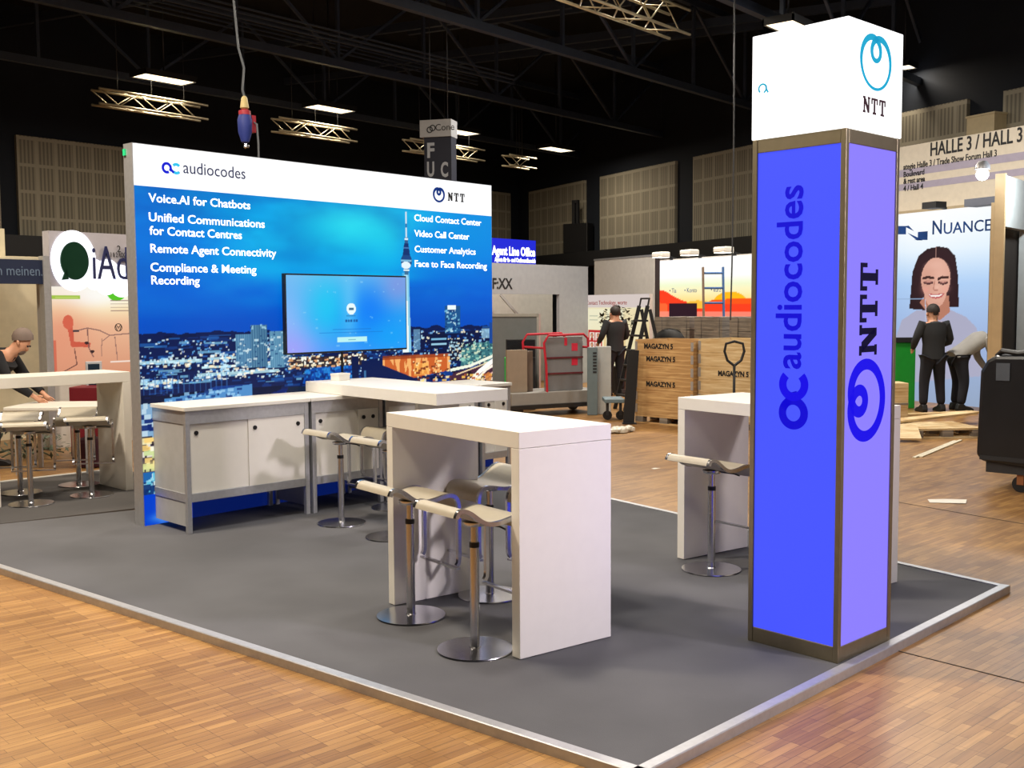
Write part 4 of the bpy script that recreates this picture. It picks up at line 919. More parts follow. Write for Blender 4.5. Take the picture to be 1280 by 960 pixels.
for k,(x,z) in enumerate(((.70,.78),(.70,.52),(.5,.88))):
    w = MB(); w.box((bwid*x,-.004,(zt-dt)*z-.06),(bwid*x+(.11 if k<2 else .05),0,(zt-dt)*z+.06)); w.build('sticker', mat('red_sticker', (214,36,64), .6), t)
w = MB(); w.box((0,-.02,(zt-dt)*.58),(bwid,-.001,(zt-dt)*.61)); w.box((0,-.02,(zt-dt)*.3),(bwid,-.001,(zt-dt)*.33)); w.build('strap', mat('maroon_strap', (96,24,34), .7), t)
onTrolley('grey_board', 'second grey board behind the stickered one on the trolley', 'board', xs[0]+.06, xs[1]+.02, .2, .03, zt-dt-.1, GBD)
onTrolley('brown_board', 'beige brown board at the left end of the trolley', 'board', .0, .36, .15, .05, zz(655,438,16.4)-FL-dt, mat('beige_brown_board', (150,134,116), .6))
onTrolley('brown_board', 'darker board edge beside the beige brown board', 'board', .38, .50, .22, .06, zz(655,440,16.4)-FL-dt, mat('brown_edge', (104,88,76), .6))
t, L2b, H = fbox('pale_board', 'pale grey board leaning to the right of the loaded trolley', 'board', 744, 764, 433, 16.9, mat('pale_board', (176,180,180), .6), .05)
t, L2b, H = fbox('display_board', 'narrow lettered board between the trolley and the pale board', 'board', 734, 747, 434, 16.8, mat('teal_grey_board', (104,120,126), .6), .04)
w = MB()
for k in range(7): w.box((L2b*.55,-.003,H*.62+.05*k),(L2b*.9,0,H*.62+.05*k+.03))
w.build('print', INK, t)
t, L2b, H = fbox('low_trolley', 'low blue-grey dolly on the floor right of the loaded trolley', 'dolly', 756, 781, 499, 16.0, mat('blue_grey_paint', (110,130,140), .5), .5, zb=zz(760,504,16.0), part='deck')
for x in (.05, L2b-.05):
    w = MB(); w.cyl((x,.1,FL-t.location.z+.07),(x,.14,FL-t.location.z+.07),.07); w.build('wheel', BLACK, t)
    w = MB(); w.box((x-.02,.09,FL-t.location.z+.07),(x+.02,.15,0)); w.build('wheel_bracket', STEEL, t)
# potted plant by the person
p = pt(771,480,21.2); pp = thing('potted_plant', 'bushy dark plant in a tall pot behind the person by the ladder', 'plant', (p.x,p.y,FL))
w = MB(); w.lathe([(0,0),(.16,0),(.2,.5),(.22,.52),(.18,.52),(0,.48)],20); w.build('pot', BLACKP, pp)
w = MB(); w.tube([(0,0,.48),(.02,.01,1.0),(0,0,1.5)],.02); w.build('stem', mat('plant_stem', (60,50,38), .8), pp)
w = MB()
for k in range(220):
    th = R.uniform(0,2*PI); ph = R.uniform(-1,1); rr = .36*R.random()**.4; c = Vector((rr*math.cos(th)*math.sqrt(1-ph*ph), rr*math.sin(th)*math.sqrt(1-ph*ph), 1.42+rr*ph*.9)); dr = Vector((R.uniform(-1,1),R.uniform(-1,1),R.uniform(-.7,.7))).normalized()*.12; sd = dr.cross(Vector((.2,.1,1))).normalized()*.03
    w.add([c, c+dr*.5+sd, c+dr, c+dr*.5-sd], [(0,1,2,3)])
w.build('foliage', mat('dark_leaf', (44,48,34), .6), pp)

# black stepladder
p = pt(775,480,17.6); ld = thing('stepladder', 'tall black stepladder standing behind the wooden crates at their left', 'ladder', (p.x,p.y,FL), YAW-PI/2+.3)
bp_ = at(778,530,FL); q_ = pt(788,440,15.9); lb_ = thing('leaning_board', 'black board leaning against the left side of the wooden crates', 'board', bp_, YAW-PI/2)
w = MB(); w.bar((.09,0,0),(.16,0,1.08),.05,.16,(1,0,0)); w.build('sheet', BLACKP, lb_); w = MB(); w.box((.0,-.06,0),(.2,.06,.02)); w.build('foot', BLACKP, lb_)
LH = 1.72
w = MB()
for y in (.22,-.20): w.bar((-.0,y,0),(.42,y*.8,LH),.03,.06)
w.build('front_rail', BLACKP, ld); w = MB()
for y in (.22,-.20): w.bar((.85,y,0),(.46,y*.8,LH-.06),.03,.05)
w.build('rear_rail', BLACKP, ld)
for k in range(6):
    f = (k+1)/7; w = MB(); w.box((.42*f-.05,-.20*(1-.2*f),LH*f-.015),(.42*f+.07,.22*(1-.2*f),LH*f+.015)); w.build('step', BLACKP, ld)
w = MB(); w.tube([(.42,.17,LH-.02),(.45,.17,LH+.12),(.45,-.16,LH+.12),(.42,-.16,LH-.02)],.016); w.build('handrail', BLACKP, ld)

# wooden crate stacks: pallet collars on a pallet
def stack(P0, P1, depth_, n, hc, m, lab, texts, grp, pal):
    e = P1-P0; rz = math.atan2(e.y,e.x); L = e.length; ph = .13
    t = thing('pallet', pal, 'pallet', P0, rz)
    w = MB(); w.box((0,0,ph-.03),(L,depth_,ph)); w.box((0,0,0),(L,.09,.02)); w.box((0,depth_/2-.05,0),(L,depth_/2+.05,.02)); w.box((0,depth_-.09,0),(L,depth_,.02)); w.build('boards', PINE, t)
    w = MB()
    for x in (0, L/2-.07, L-.14):
        for y in (0, depth_/2-.05, depth_-.1): w.box((x,y,.02),(x+.14,y+.1,ph-.03))
    w.build('blocks', OLDW, t)
    for k in range(n):
        z = FL+ph+k*hc; c = thing('crate_frame', lab(n-1-k), 'crate', (P0.x,P0.y,z), rz, grp)
        w = MB(); tk = .022; w.box((0,0,.002),(L,tk,hc-.002)); w.box((0,depth_-tk,.002),(L,depth_,hc-.002)); w.box((0,tk,.002),(tk,depth_-tk,hc-.002)); w.box((L-tk,tk,.002),(L,depth_-tk,hc-.002)); w.build('boards', m, c)
        w = MB()
        for x in (-.004, L-.04): w.box((x,-.005,.03),(x+.044,.0,hc-.03))
        w.build('corner_hinge', ALU, c)
        if k in texts: text('lettering', 'MAGAZYN 5', .1, INK, c, (L*texts[k],-.004,.055), width=L*.5, thick=.001, bold=.004)
    return L
P0 = at(794,528,FL); P1 = at(866,534.6,FL)
ordn = ['top', 'second', 'third', 'fourth', 'fifth', 'lowest']
hc = (zz(794,424,(P0-CAM).dot(_H))-FL-.13)/6
stack(P0, P1, .8, 6, hc, PINE, lambda k: 'wooden crate frame in the left stack, %s from the top' % ordn[k] if 0<k<5 else 'wooden crate frame in the left stack, %s of all' % ordn[k], {5:.16,4:.2,2:.2}, 'wooden crate frames, left stack', 'wooden pallet under the left crate stack, by the ladder')
P2 = P1+(P1-P0).normalized()*.10+Vector((.10,.07,0)); P3 = P2+(P1-P0).normalized()*.98
stack(P2, P3, .8, 6, hc+.004, PINE2, lambda k: 'pale crate frame in the right stack, %s from the top' % ordn[k] if 0<k<5 else 'pale crate frame in the right stack, %s of all' % ordn[k], {3:.34}, 'wooden crate frames, right stack', 'wooden pallet under the right crate stack, behind the far bar table')
# pallet jack
p = at(917,545,FL); pj = thing('pallet_jack', 'black pallet jack with a loop handle in front of the right crate stack', 'pallet jack', p, YAW+PI/2)
w = MB(); w.tube([(0,0,.12),(0,.0,.95)],.018); w.build('shaft', BLACKP, pj)
w = MB(); w.tube([(0,0,.93),(-.09,0,1.0),(-.13,0,1.12),(-.11,0,1.22),(0,0,1.25),(.11,0,1.22),(.13,0,1.12),(.09,0,1.0),(0,0,.93)],.018); w.build('handle', BLACKP, pj)
w = MB(); w.box((-.12,-.08,.06),(.12,.14,.3)); w.build('pump_body', BLACKP, pj, bevel=.02)
for x in (-.16,.02):
    w = MB(); w.box((x,-.9,.05),(x+.14,-.08,.1)); w.build('fork', BLACKP, pj)
for x in (-.09,.04):
    w = MB(); w.cyl((x,.03,.07),(x+.05,.03,.07),.07); w.build('wheel', BLACK, pj)
# crumpled plastic on the floor
p = at(775,541,FL); pb = MB()
for k in range(26): pb.ball((R.uniform(-.12,.2),R.uniform(-.06,.06),R.uniform(.03,.06)), R.uniform(.03,.06), 7, (1.2,1,.7))
o = pb.build('plastic_bag', mat('milky_plastic', (224,220,206), .3), None); o.location = p; tag(o, 'crumpled white plastic bag on the wooden floor before the crates', 'bag')

# weathered crates behind the pine ones
for u0,u1,vt,d,lb in ((818,862,396,18.4,'weathered grey wooden crate behind the left pine stack'),(868,903,396,17.9,'weathered grey wooden crate behind the pale crate stack'),(912,960,397,16.9,'weathered grey crate partly behind the lit tower')):
    o_, rz_, L_ = span(u0,d,u1,d-.4); t = thing('old_crate', lb, 'crate', o_, rz_); H_ = zz(u0,vt,d)-FL
    w = MB(); nb = 7
    for k in range(nb): w.box((0,0,H_*k/nb+.004),(L_,.9,H_*(k+1)/nb-.004))
    w.build('boards', OLDW, t)
    w = MB()
    for x in (.05, L_-.15): w.box((x,-.025,0),(x+.1,0,H_))
    w.build('batten', OLDW, t)
    if u0 == 818:
        w = MB(); w.ball((L_*.45,-.0,H_-.42),.3,14,(1.1,.35,.75)); w.build('dust_cover', BLACKP, t)

# white wall and orange booth parallel to the right hall wall
def bwall(u0, d0, u1): return span(u0, d0, u1, alongB(u0,d0,u1))
o, rz, L = bwall(743, 26.2, 817); ww_ = thing('white_partition', 'plain white partition wall left of the orange booth', 'partition', o, rz); h0 = zz(743,325,26.2)-FL
w = MB(); w.box((0,0,0),(L,.1,h0)); w.build('panel', WWALL, ww_)
w = MB(); w.box((L*.18,-.01,h0*.53),(L*.24,0,h0*.545)); w.box((L*.5,-.01,h0*.53),(L*.56,0,h0*.545)); w.build('socket', INK, ww_)
w = MB(); w.box((-.02,-.01,h0-.02),(L+.02,.11,h0+.02)); w.build('top_rail', ALU, ww_)
o, rz, L = bwall(733, 24.4, 812); pb_ = thing('portrait_banner', 'lit banner wall with red portrait tiles in front of the white partition', 'banner', o, rz); h0 = zz(733,369,24.4)-FL
P = Paint(L, h0, 150, 110, 12); P.vgrad([(0,(226,170,110)),(h0*.5,(244,212,150)),(h0*.85,(250,240,200)),(h0,(232,222,214))])
for i in range(3):
    x0 = .03*L+i*.31*L; P.rect(x0,.05,x0+.27*L,h0*.84,(255,250,216) if i<2 else (252,236,190)); P.ell(x0+.13*L,h0*.4,.14*L,h0*.3,(255,240,190),.6,1)
P.rect(0,h0*.86,L,h0,(228,214,208)); 
for i in range(2): P.rect(.06*L,h0*(.76-.05*i),.2*L,h0*(.77-.05*i),(170,180,160),.8)
P.rect(.04*L,h0*.36,.27*L,h0*.60,(204,40,44))
for i in range(2):
    for j in range(2):
        x0 = .055*L+i*.105*L; z0 = h0*(.37+.11*j); P.rect(x0,z0,x0+.09*L,z0+h0*.095,(250,235,220)); P.ell(x0+.045*L,z0+h0*.06,.022*L,h0*.028,(150,60,40)); P.ell(x0+.045*L,z0+h0*.055,.014*L,h0*.02,(230,170,130)); P.rect(x0+.02*L,z0,x0+.07*L,z0+h0*.025,(190,60,50))
P.mesh('print', print_mat('lit_banner_print', .85), pb_, None, y=-.006)
w = MB(); w.box((0,0,0),(L,.08,h0)); w.build('body', WWALL, pb_)
text('lettering', 'Contact Technology, worte', .13, mat('red_ink', (170,60,60), .6), pb_, (.02,-.01,h0*.89), width=L*.66, thick=.002)
D4 = 22.0; o, rz, L = bwall(824, D4, 962); ob = thing('orange_booth', 'glowing white and orange backlit booth wall behind the crates', 'booth wall', o, rz); h0 = zz(824,325,D4)-FL
w = MB(); w.box((-.16,-.0,0),(0,.3,h0+.05)); w.build('end_post', mat('dark_brown_post', (48,38,36), .6), ob)
w = MB(); w.box((0,.02,0),(L,.3,h0)); w.build('body', WWALL, ob)
P = Paint(L, h0-.02, 220, 130, 14); H4 = h0
P.vgrad([(0,(250,190,150)),(H4*.66,(255,214,120)),(H4*.74,(255,238,180)),(H4*.80,(240,246,205)),(H4*.86,(254,255,250)),(H4,(255,255,255))])
P.poly([(0,0),(0,H4*.77),(L*.06,H4*.76),(L*.14,H4*.72),(L*.22,H4*.69),(L*.32,H4*.665),(L*.46,H4*.65),(L*.46,0)],(252,60,24)); P.poly([(0,0),(0,H4*.67),(L*.08,H4*.66),(L*.08,0)],(255,120,60),.7)
P.ell(L*.38,H4*.655,L*.12,H4*.03,(255,190,60)); P.ell(L*.67,H4*.66,L*.15,H4*.085,(255,186,20)); P.poly([(L*.44,0),(L*.44,H4*.66),(L*.52,H4*.69),(L,H4*.70),(L,0)],(255,86,20)); P.rect(L*.44,0,L,H4*.655,(250,52,30),.7); P.rect(0,0,L,H4*.605,(252,150,130),.8)
P.rect(L*.1,H4*.55,L*.37,H4*.665,(40,14,30))
P.mesh('backlit_print', print_mat('lit_orange_print', 1.05), ob, None, y=.012)
for i,(x,s_) in enumerate(((.1,'• Tia'),(.25,'• Konto'),(.5,'• kurz'))): text('lettering', s_, .13, mat('blue_grey_ink', (60,90,150), .6), ob, (L*x,.009,h0*.745), thick=.001)
FLM = mat('white_lamp_housing', (236,232,222), .4)
for u in (838, 874, 917):
    t_ = (u-824)/138.; dd = alongB(824,D4,u); q = pt(u,322,dd); q = Vector((q.x,q.y,h0+FL+.0))
    fl_ = thing('floodlight', {838:'left',874:'middle',917:'right'}[u]+' of the three white floodlights clamped on top of the orange booth', 'floodlight', q, rz, 'floodlights on the orange booth')
    w = MB(); w.box((-.18,-.34,.03),(.18,-.12,.14)); w.build('housing', FLM, fl_, bevel=.03)
    w = MB(); w.box((-.15,-.335,.026),(.15,-.125,.031)); w.build('lens', mat('lamp_glow', (255,250,235), .5, emit=4.), fl_)
    w = MB(); w.bar((0,-.14,.08),(0,.1,.02),.04,.03); w.box((-.05,.02,-.02),(.05,.12,.03)); w.build('clamp', BLACKP, fl_)
def ladder(label, p, rz, lean_, H_, wd, m, nr, m2=None):
    t = thing('leaning_ladder', label, 'ladder', p, rz)
    for y in (-wd/2, wd/2):
        w = MB(); w.bar((0,y,0),(lean_,y,H_),.03,.08); w.build('rail', m if y < 0 or not m2 else m2, t)
    for k in range(nr):
        f = (k+.6)/nr; w = MB(); w.cyl((lean_*f,-wd/2,H_*f),(lean_*f,wd/2,H_*f),.02,n=10); w.build('rung', m, t)
    return t
p = pt(894,482,19.0); ladder('tall ladder with a wooden and a blue rail before the orange booth', Vector((p.x,p.y,FL)), YAW, .3, zz(892,334,19.3)-FL, .36, mat('blue_rail', (66,110,170), .5), 9, mat('brown_rail', (132,108,88), .6))

# ------------------------------------------------------------------ right background
D5 = 20.0; o, rz, L = bwall(1085, D5, 1243); nb_ = thing('portrait_wall', 'tall backlit wall with a smiling woman in a grey top and blue lettering', 'display wall', o, rz); h0 = zz(1120,268,alongB(1085,D5,1120))-FL
P = Paint(L, h0, 200, 240, 21)
P.vgrad([(0,(150,168,196)),(h0*.35,(160,182,222)),(h0*.62,(176,208,246)),(h0*.8,(226,242,255)),(h0,(250,254,255))]); P.ell(L*.5,h0*1.0,L*.5,h0*.22,(255,255,255),.8,1); P.ell(L*.08,h0*.45,L*.2,h0*.4,(120,160,215),.3,1)
def NX(u): # local x of a picture column on this wall
    d = alongB(1085,D5,u); q = pt(u,382,d); return (Vector((q.x,q.y,0))-Vector((o.x,o.y,0))).length
def NZ(u, v): return zz(u, v, alongB(1085,D5,u))-FL
def np_(u, v): return (NX(u), NZ(u,v))
P.poly([np_(*q) for q in ((1120,425),(1128,400),(1146,388),(1190,388),(1208,396),(1222,410),(1230,470),(1120,480))],(172,172,196))
P.poly([np_(*q) for q in ((1137,386),(1140,340),(1147,320),(1158,311),(1172,308),(1184,310),(1193,320),(1197,345),(1199,384),(1185,384),(1160,388))],(46,26,32))
P.poly([np_(*q) for q in ((1150,378),(1156,386),(1165,398),(1176,400),(1188,390),(1186,370),(1158,368))],(184,124,102))
def blob(u,v,ru,rv,c,k=1.,soft=0.): P.ell(*np_(u,v), NX(u+ru)-NX(u), NZ(u,v)-NZ(u,v+rv), c, k, soft)
blob(1169,349,18.5,27,(220,166,146)); blob(1169,362,14.5,23,(222,168,148)); blob(1158,356,9,20,(196,140,122),.35,1); blob(1176,348,10,20,(238,188,170),.5,1); blob(1169,331,13,7,(236,188,170),.5,1)
P.poly([np_(*q) for q in ((1148,356),(1149,338),(1153,330),(1161,324),(1168.5,321),(1168.5,312),(1155,318),(1147,332),(1145,362))],(50,28,34)); P.poly([np_(*q) for q in ((1190,356),(1189,338),(1185,330),(1177,324),(1168.5,321),(1168.5,312),(1184,318),(1192,332),(1193,362))],(50,28,34))
for u_,s_ in ((1160,-1),(1178.5,1)):
    P.line([np_(u_-6*1,348+.8*(s_>0)),np_(u_-1,346.4),np_(u_+6,347.6-.6*(s_>0))],.045,(64,38,36)); P.line([np_(u_-5,353),np_(u_,354.8),np_(u_+5,353.2)],.04,(70,40,44)); blob(u_,352.2,5,2.2,(190,130,118),.5)
P.line([np_(1168,351),np_(1166.6,361),np_(1168.5,363),np_(1172,362.4)],.022,(186,128,112)); blob(1171,359,3,2.4,(240,192,174),.6,1)
P.poly([np_(*q) for q in ((1159.5,367.5),(1165,367.3),(1169.5,368.2),(1174,367),(1181,366.5),(1177,371.5),(1170,373.6),(1163.5,372))],(190,92,94)); P.poly([np_(*q) for q in ((1161,368.2),(1169.5,369.2),(1179.5,367.4),(1175,370.3),(1169.5,371.4),(1164,370.6))],(250,244,238)); P.line([np_(1168.5,309),np_(1168.5,322)],.02,(170,130,120))
blob(1157,362,5,4,(238,160,146),.5,1); blob(1182,361,5,4,(240,166,150),.5,1); blob(1170,380,6,2,(200,144,126),.5,1)
P.line([np_(1120,374),np_(1155,373)],.015,(150,176,210)); P.line([np_(1157,374),np_(1158,420)],.015,(190,200,220))
P.mesh('backlit_print', print_mat('lit_portrait_print', 1.0), nb_, None, y=-.006)
w = MB(); w.box((0,0,0),(L,.12,h0)); w.build('body', ALU, nb_)
NUI = mat('steel_blue_ink', (24,56,110), .6, emit=.25, ergb=(24,60,120))
x0, z0 = np_(1164,293); text('lettering', 'N', .34, NUI, nb_, (x0,-.01,z0), width=NX(1175.5)-NX(1164), thick=.002, bold=.004); text('lettering', 'UANCE', .27, NUI, nb_, (NX(1178),-.01,NZ(1178,292.6)), width=NX(1237)-NX(1178), thick=.002, bold=.002)
w = MB(); fn = lambda a,b,d:(a,-.01-d,b)
w.prism([np_(*q) for q in ((1121,293),(1131,293),(1131,282.5),(1121,282.5))], fn,-.002,.002); w.prism([np_(*q) for q in ((1141,300),(1158,300),(1158,289),(1146,290),(1146,299))], fn,-.002,.002)
w.prism([np_(*q) for q in ((1129,283),(1141,289),(1134,282)) ][::-1], fn,-.002,.002); w.prism([np_(*q) for q in ((1133,291),(1145,300.5),(1152,300.5),(1146,297))], fn,-.002,.002)
w.build('emblem', NUI, nb_)
w = MB(); a_ = NX(1168); w.box((a_,-.35,h0+.01),(a_+.3,-.1,h0+.12)); w.bar((a_+.15,-.2,h0+.05),(a_+.15,.06,h0+.02),.04,.04); w.build('top_lamp', BLACKP, nb_)
w = MB(); a_ = NX(1218); w.box((a_,-.3,h0-.02),(L+.3,.1,h0+.1)); w.build('top_beam', mat('grey_blue_beam', (92,98,112), .6), nb_)

D6 = 22.3; o, rz, L = bwall(1085, D6, 1330); hb_ = thing('hall_banner', 'long cream overhead banner with the hall number and lilac stripes', 'banner', o, rz)
zt = zz(1127,183,alongB(1085,D6,1127)); zb = zz(1127,266,alongB(1085,D6,1127))
def HX(u):
    d = alongB(1085,D6,u); q = pt(u,382,d); return (Vector((q.x,q.y,0))-Vector((o.x,o.y,0))).length
def HZ(u, v): return zz(u, v, alongB(1085,D6,u))-FL
CREAM = mat('cream_banner', (226,216,198), .7); LIL = mat('lilac_stripe', (176,168,188), .7)
w = MB(); w.box((0,0,zb-FL),(L,.06,zt-FL)); w.build('sheet', CREAM, hb_)
w = MB()
for v0,v1 in ((212,221),(230,238)): w.box((0,-.004,HZ(1127,v1)),(L,0,HZ(1127,v0)))
w.build('stripe', LIL, hb_)
w = MB(); w.box((0,-.3,zb-FL-.45),(L,.08,zb-FL)); w.build('lower_beam', mat('sand_beam', (190,172,140), .6), hb_)
w = MB(); w.box((.2,.02,0),(.3,.1,zb-FL)); w.box((L-.3,.02,0),(L-.2,.1,zb-FL)); w.build('post', STEEL, hb_)
text('lettering', 'HALLE 3 / HALL 3', .36, INK, hb_, (HX(1159),-.006,HZ(1159,195)), width=HX(1272)-HX(1159), thick=.003, bold=.005)
text('lettering', 'ategie Halle 3 / Trade Show Forum Hall 3', .17, INK, hb_, (HX(1126),-.006,HZ(1127,212.5)), width=HX(1241)-HX(1126), thick=.003, bold=.002)
for s_,v,u1 in (('Boulevard',221.5,1152),('& rest area',230,1153),('4 / Hall 4',239,1151)):
    text('lettering', s_, .15, INK, hb_, (HX(1126.5),-.007,HZ(1127,v)), width=HX(u1)-HX(1126.5), thick=.003, bold=.003)
o_, rz_, L_ = bwall(1190, 20.8+1.6, 1224); sb = thing('wall_column', 'sand coloured column rising behind the cream banner', 'column', o_, rz_)
w = MB(); w.box((0,.3,0),(L_,.8,zz(1190,147,22.4)-FL)); w.build('shaft', mat('sand_panel', (222,204,164), .6), sb); w = MB(); w.box((-.02,.28,zz(1190,147,22.4)-FL),(L_+.02,.82,zz(1190,147,22.4)-FL+.04)); w.build('cap', MATS['sand_panel'], sb)

# right booth wall with doorway, running away to the right
D7 = 13.4; o, rz, L = span(1253, D7, 1343, alongA(1253,D7,1343)); rb = thing('white_booth_wall', 'white booth wall with a dark doorway at the right edge', 'partition', o, rz); h0 = zz(1243,219,D7)-FL
w = MB(); zd = zz(1246,283,D7)-FL; u2 = .035; u3 = L*25/90
w.box((0,0,0),(u2,.1,h0)); w.box((u2,0,zd),(u3,.1,h0)); w.box((u3,0,0),(L,.1,h0)); w.build('panel', mat('pale_green_white_panel', (206,210,204), .6), rb)
w = MB(); w.box((-.05,-.01,0),(.0,.11,h0+.02)); w.build('edge_post', mat('tan_post', (196,168,124), .55), rb)
w = MB(); w.box((u2-.03,.13,0),(u3+.25,.17,zd+.1)); w.build('shade_sheet', mat('doorway_shade', (66,60,54), .9), rb)  # flat dark sheet painted for the dim interior behind the doorway
w = MB(); w.box((-.05,.111,0),(-.01,.15,h0*.9)); w.build('inner_post', MATS['tan_post'], rb)
q = pt(1228,218,13.3)
sl = thing('spotlight', 'very bright spotlight on an arm over the right booth wall', 'spotlight', q, rz)
w = MB(); w.ball((0,0,0),.075,16); w.build('bulb', mat('spot_glow', (240,246,255), .5, emit=14., ergb=(225,238,255)), sl)
w = MB(); w.lathe([(.09,0),(.085,.05),(.05,.1),(0,.11)],20,(0,0,.06)); w.build('reflector', ALU, sl)
w = MB(); w.tube([(0,0,.16),(.1,.0,.14),(.22,.05,.04),(.24,.05,-.02)],.014); w.build('arm', ALU, sl)
lt = bpy.data.lights.new('spot_lamp','POINT'); lt.energy = 70; lt.color = (.85,.92,1); lt.shadow_soft_size = .1; lo = bpy.data.objects.new('spot_lamp', lt); COL.objects.link(lo); lo.parent = sl; lo.location = (.15,-.7,-.1)

t, L, H = fbox('partition', 'bright green partition panel standing left of the standing worker', 'panel', 1112, 1146, 428, 17.6, mat('bright_green', (20,150,46), .5), .12)
w = MB(); w.box((-.02,-.02,H),(L+.02,.14,H+.03)); w.box((L*.25,-.03,H+.0),(L*.9,.1,H+.08)); w.build('top_tool_tray', BLACKP, t)
p = pt(1222,488,18.2); ladder('aluminium ladder leaning against the portrait wall behind the bent worker', Vector((p.x-.2,p.y-.1,FL)), YAW-.9, .45, zz(1232,358,18.4)-FL, .34, ALU, 8)
# timber and pallets on the floor
def plank(label, u0, v0, u1, v1, wd, th, m, z=FL, name='plank'):
    a, b = at(u0,v0,z), at(u1,v1,z); e = b-a; t = MB(); L_ = e.length; t.box((0,0,0),(L_,wd,th)); o_ = t.build(name, m, None, bevel=.004); o_.location = a; o_.rotation_euler = (0,0,math.atan2(e.y,e.x)); return tag(o_, label, 'plank')
def pallet(label, p, rz, L_, W_, m, h_=.13):
    t = thing('pallet', label, 'pallet', p, rz)
    w = MB()
    for k in range(5): w.box((0,W_*k/5+.01,h_-.025),(L_,W_*(k+1)/5-.02,h_))
    for y in (0, W_/2-.05, W_-.1): w.box((0,y,0),(L_,y+.1,.02))
    w.build('boards', m, t); w = MB()
    for x in (0, L_/2-.07, L_-.14):
        for y in (0, W_/2-.05, W_-.1): w.box((x,y,.02),(x+.14,y+.1,h_-.025))
    w.build('blocks', OLDW, t); return t
pallet('pallet of pale boards lying right of the lit tower, below the workers', at(1141,549,FL), YAW-PI/2+.1, .95, .8, PINE2)
pl1 = plank('long pale plank lying across the pallet near the tower', 1108, 531, 1226, 517, .22, .03, PINE2, z=.10)
pl2 = plank('second pale plank at the feet of the standing worker', 1130, 522, 1222, 518, .14, .05, PINE2)
bxp = at(1124,553,FL); tb_ = thing('tilted_board', 'short pale board propped at a slant beside the tower', 'board', bxp, YAW-PI/2)
w = MB(); w.bar((.0,0,.02),(.06,.32,.16),.34,.025,(0,0,1)); w.build('panel', PINE2, tb_, xf=Matrix.Translation((.1,0,.02)))
fbox('wood_block', 'small wooden block at the right end of the pale pallet', 'block', 1193, 1209, 536, 15.2, PINE2, .25, bev=.006)
t, L, H = fbox('timber_box', 'pale wooden box below the green panel', 'box', 1108, 1138, 479, 15.9, PINE2, .4, zb=FL, bev=.006)
w = MB(); w.box((0,-.012,H*.4),(L,0,H*.46)); w.build('batten', OLDW, t)
plank('pale slat lying on the floor in front of the pallet', 1145, 573, 1196, 552, .04, .015, mat('white_slat', (226,216,190), .5)); plank('second pale slat lying beside the first on the floor', 1153, 572, 1203, 551, .04, .015, MATS['white_slat'])
p = at(1183,627,FL); w = MB(); w.prism([(-.17,-.06),(.12,-.12),(.2,.05),(.02,.1),(-.13,.09)], lambda a,b,d:(a,b,.003+d+.02*max(0,a)), 0, .002); o_ = w.build('paper_sheet', mat('paper', (232,226,214), .6), None); o_.location = p; o_.rotation_euler = (0,0,YAW-PI/2); tag(o_, 'torn sheet of white paper lying on the wooden floor at right', 'paper')
p = at(819,586,FL); w = MB(); w.prism([(-.05,-.02),(.05,-.03),(.04,.03),(-.03,.03)], lambda a,b,d:(a,b,.002+d), 0, .002); o_ = w.build('paper_scrap', MATS['paper'], None); o_.location = p; tag(o_, 'tiny paper scrap on the wooden floor between the white tables', 'paper')
# black covered cart
D8 = 9.9; o, rz, L = span(1224, D8, 1330, D8-.5); cc = thing('covered_cart', 'black rounded cart cover on casters at the right edge', 'cart', o, rz); zb = zz(1226,576,D8)-FL; h0 = zz(1250,442,D8)-FL
SHEEN = mat('black_vinyl', (22,23,27), .32, noise=(5,.2), bump=.15)
w = MB(); w.prism([(.0,zb+.06),(.05,zb),(L,zb-.05),(L,h0),(.16,h0-.01),(.08,h0-.05),(.02,h0-.16)], lambda a,b,d:(a,d,b), 0, .8); w.build('cover', SHEEN, cc, bevel=.035)
w = MB(); w.box((.17,-.012,h0-.24),(.29,.0,h0-.08)); w.build('label_pocket', mat('grey_vinyl', (78,84,92), .4), cc)
w = MB(); w.tube([(.14,.1,h0-.02),(.2,.05,h0+.03),(.34,.05,h0+.01),(.5,.05,h0+.03),(.7,.1,h0)],.025); w.tube([(.3,.3,h0),(.4,.2,h0+.05),(.55,.25,h0+.02)],.02); w.build('strap', BLACK, cc)
w = MB(); w.box((.04,-.008,zb+.02),(L,.006,zb+.06)); w.tube([(.46,-.01,zb+.02),(.44,-.012,h0-.05)],.008); w.build('seam', BLACKP, cc)
w = MB(); w.box((.08,.05,zb-.1),(L,.75,zb)); w.build('chassis', STEEL, cc)
for x in (.38, L-.1):
    for y in (.1,.7):
        w = MB(); w.cyl((x,y-.02,.075),(x,y+.02,.075),.075,n=20); w.build('caster', BLACK, cc)
        w = MB(); w.box((x-.03,y-.03,.07),(x+.03,y-.02,zb-.1)); w.box((x-.03,y+.02,.07),(x+.03,y+.03,zb-.1)); w.build('caster_fork', mat('rusty_fork', (150,96,60), .5, .5), cc)

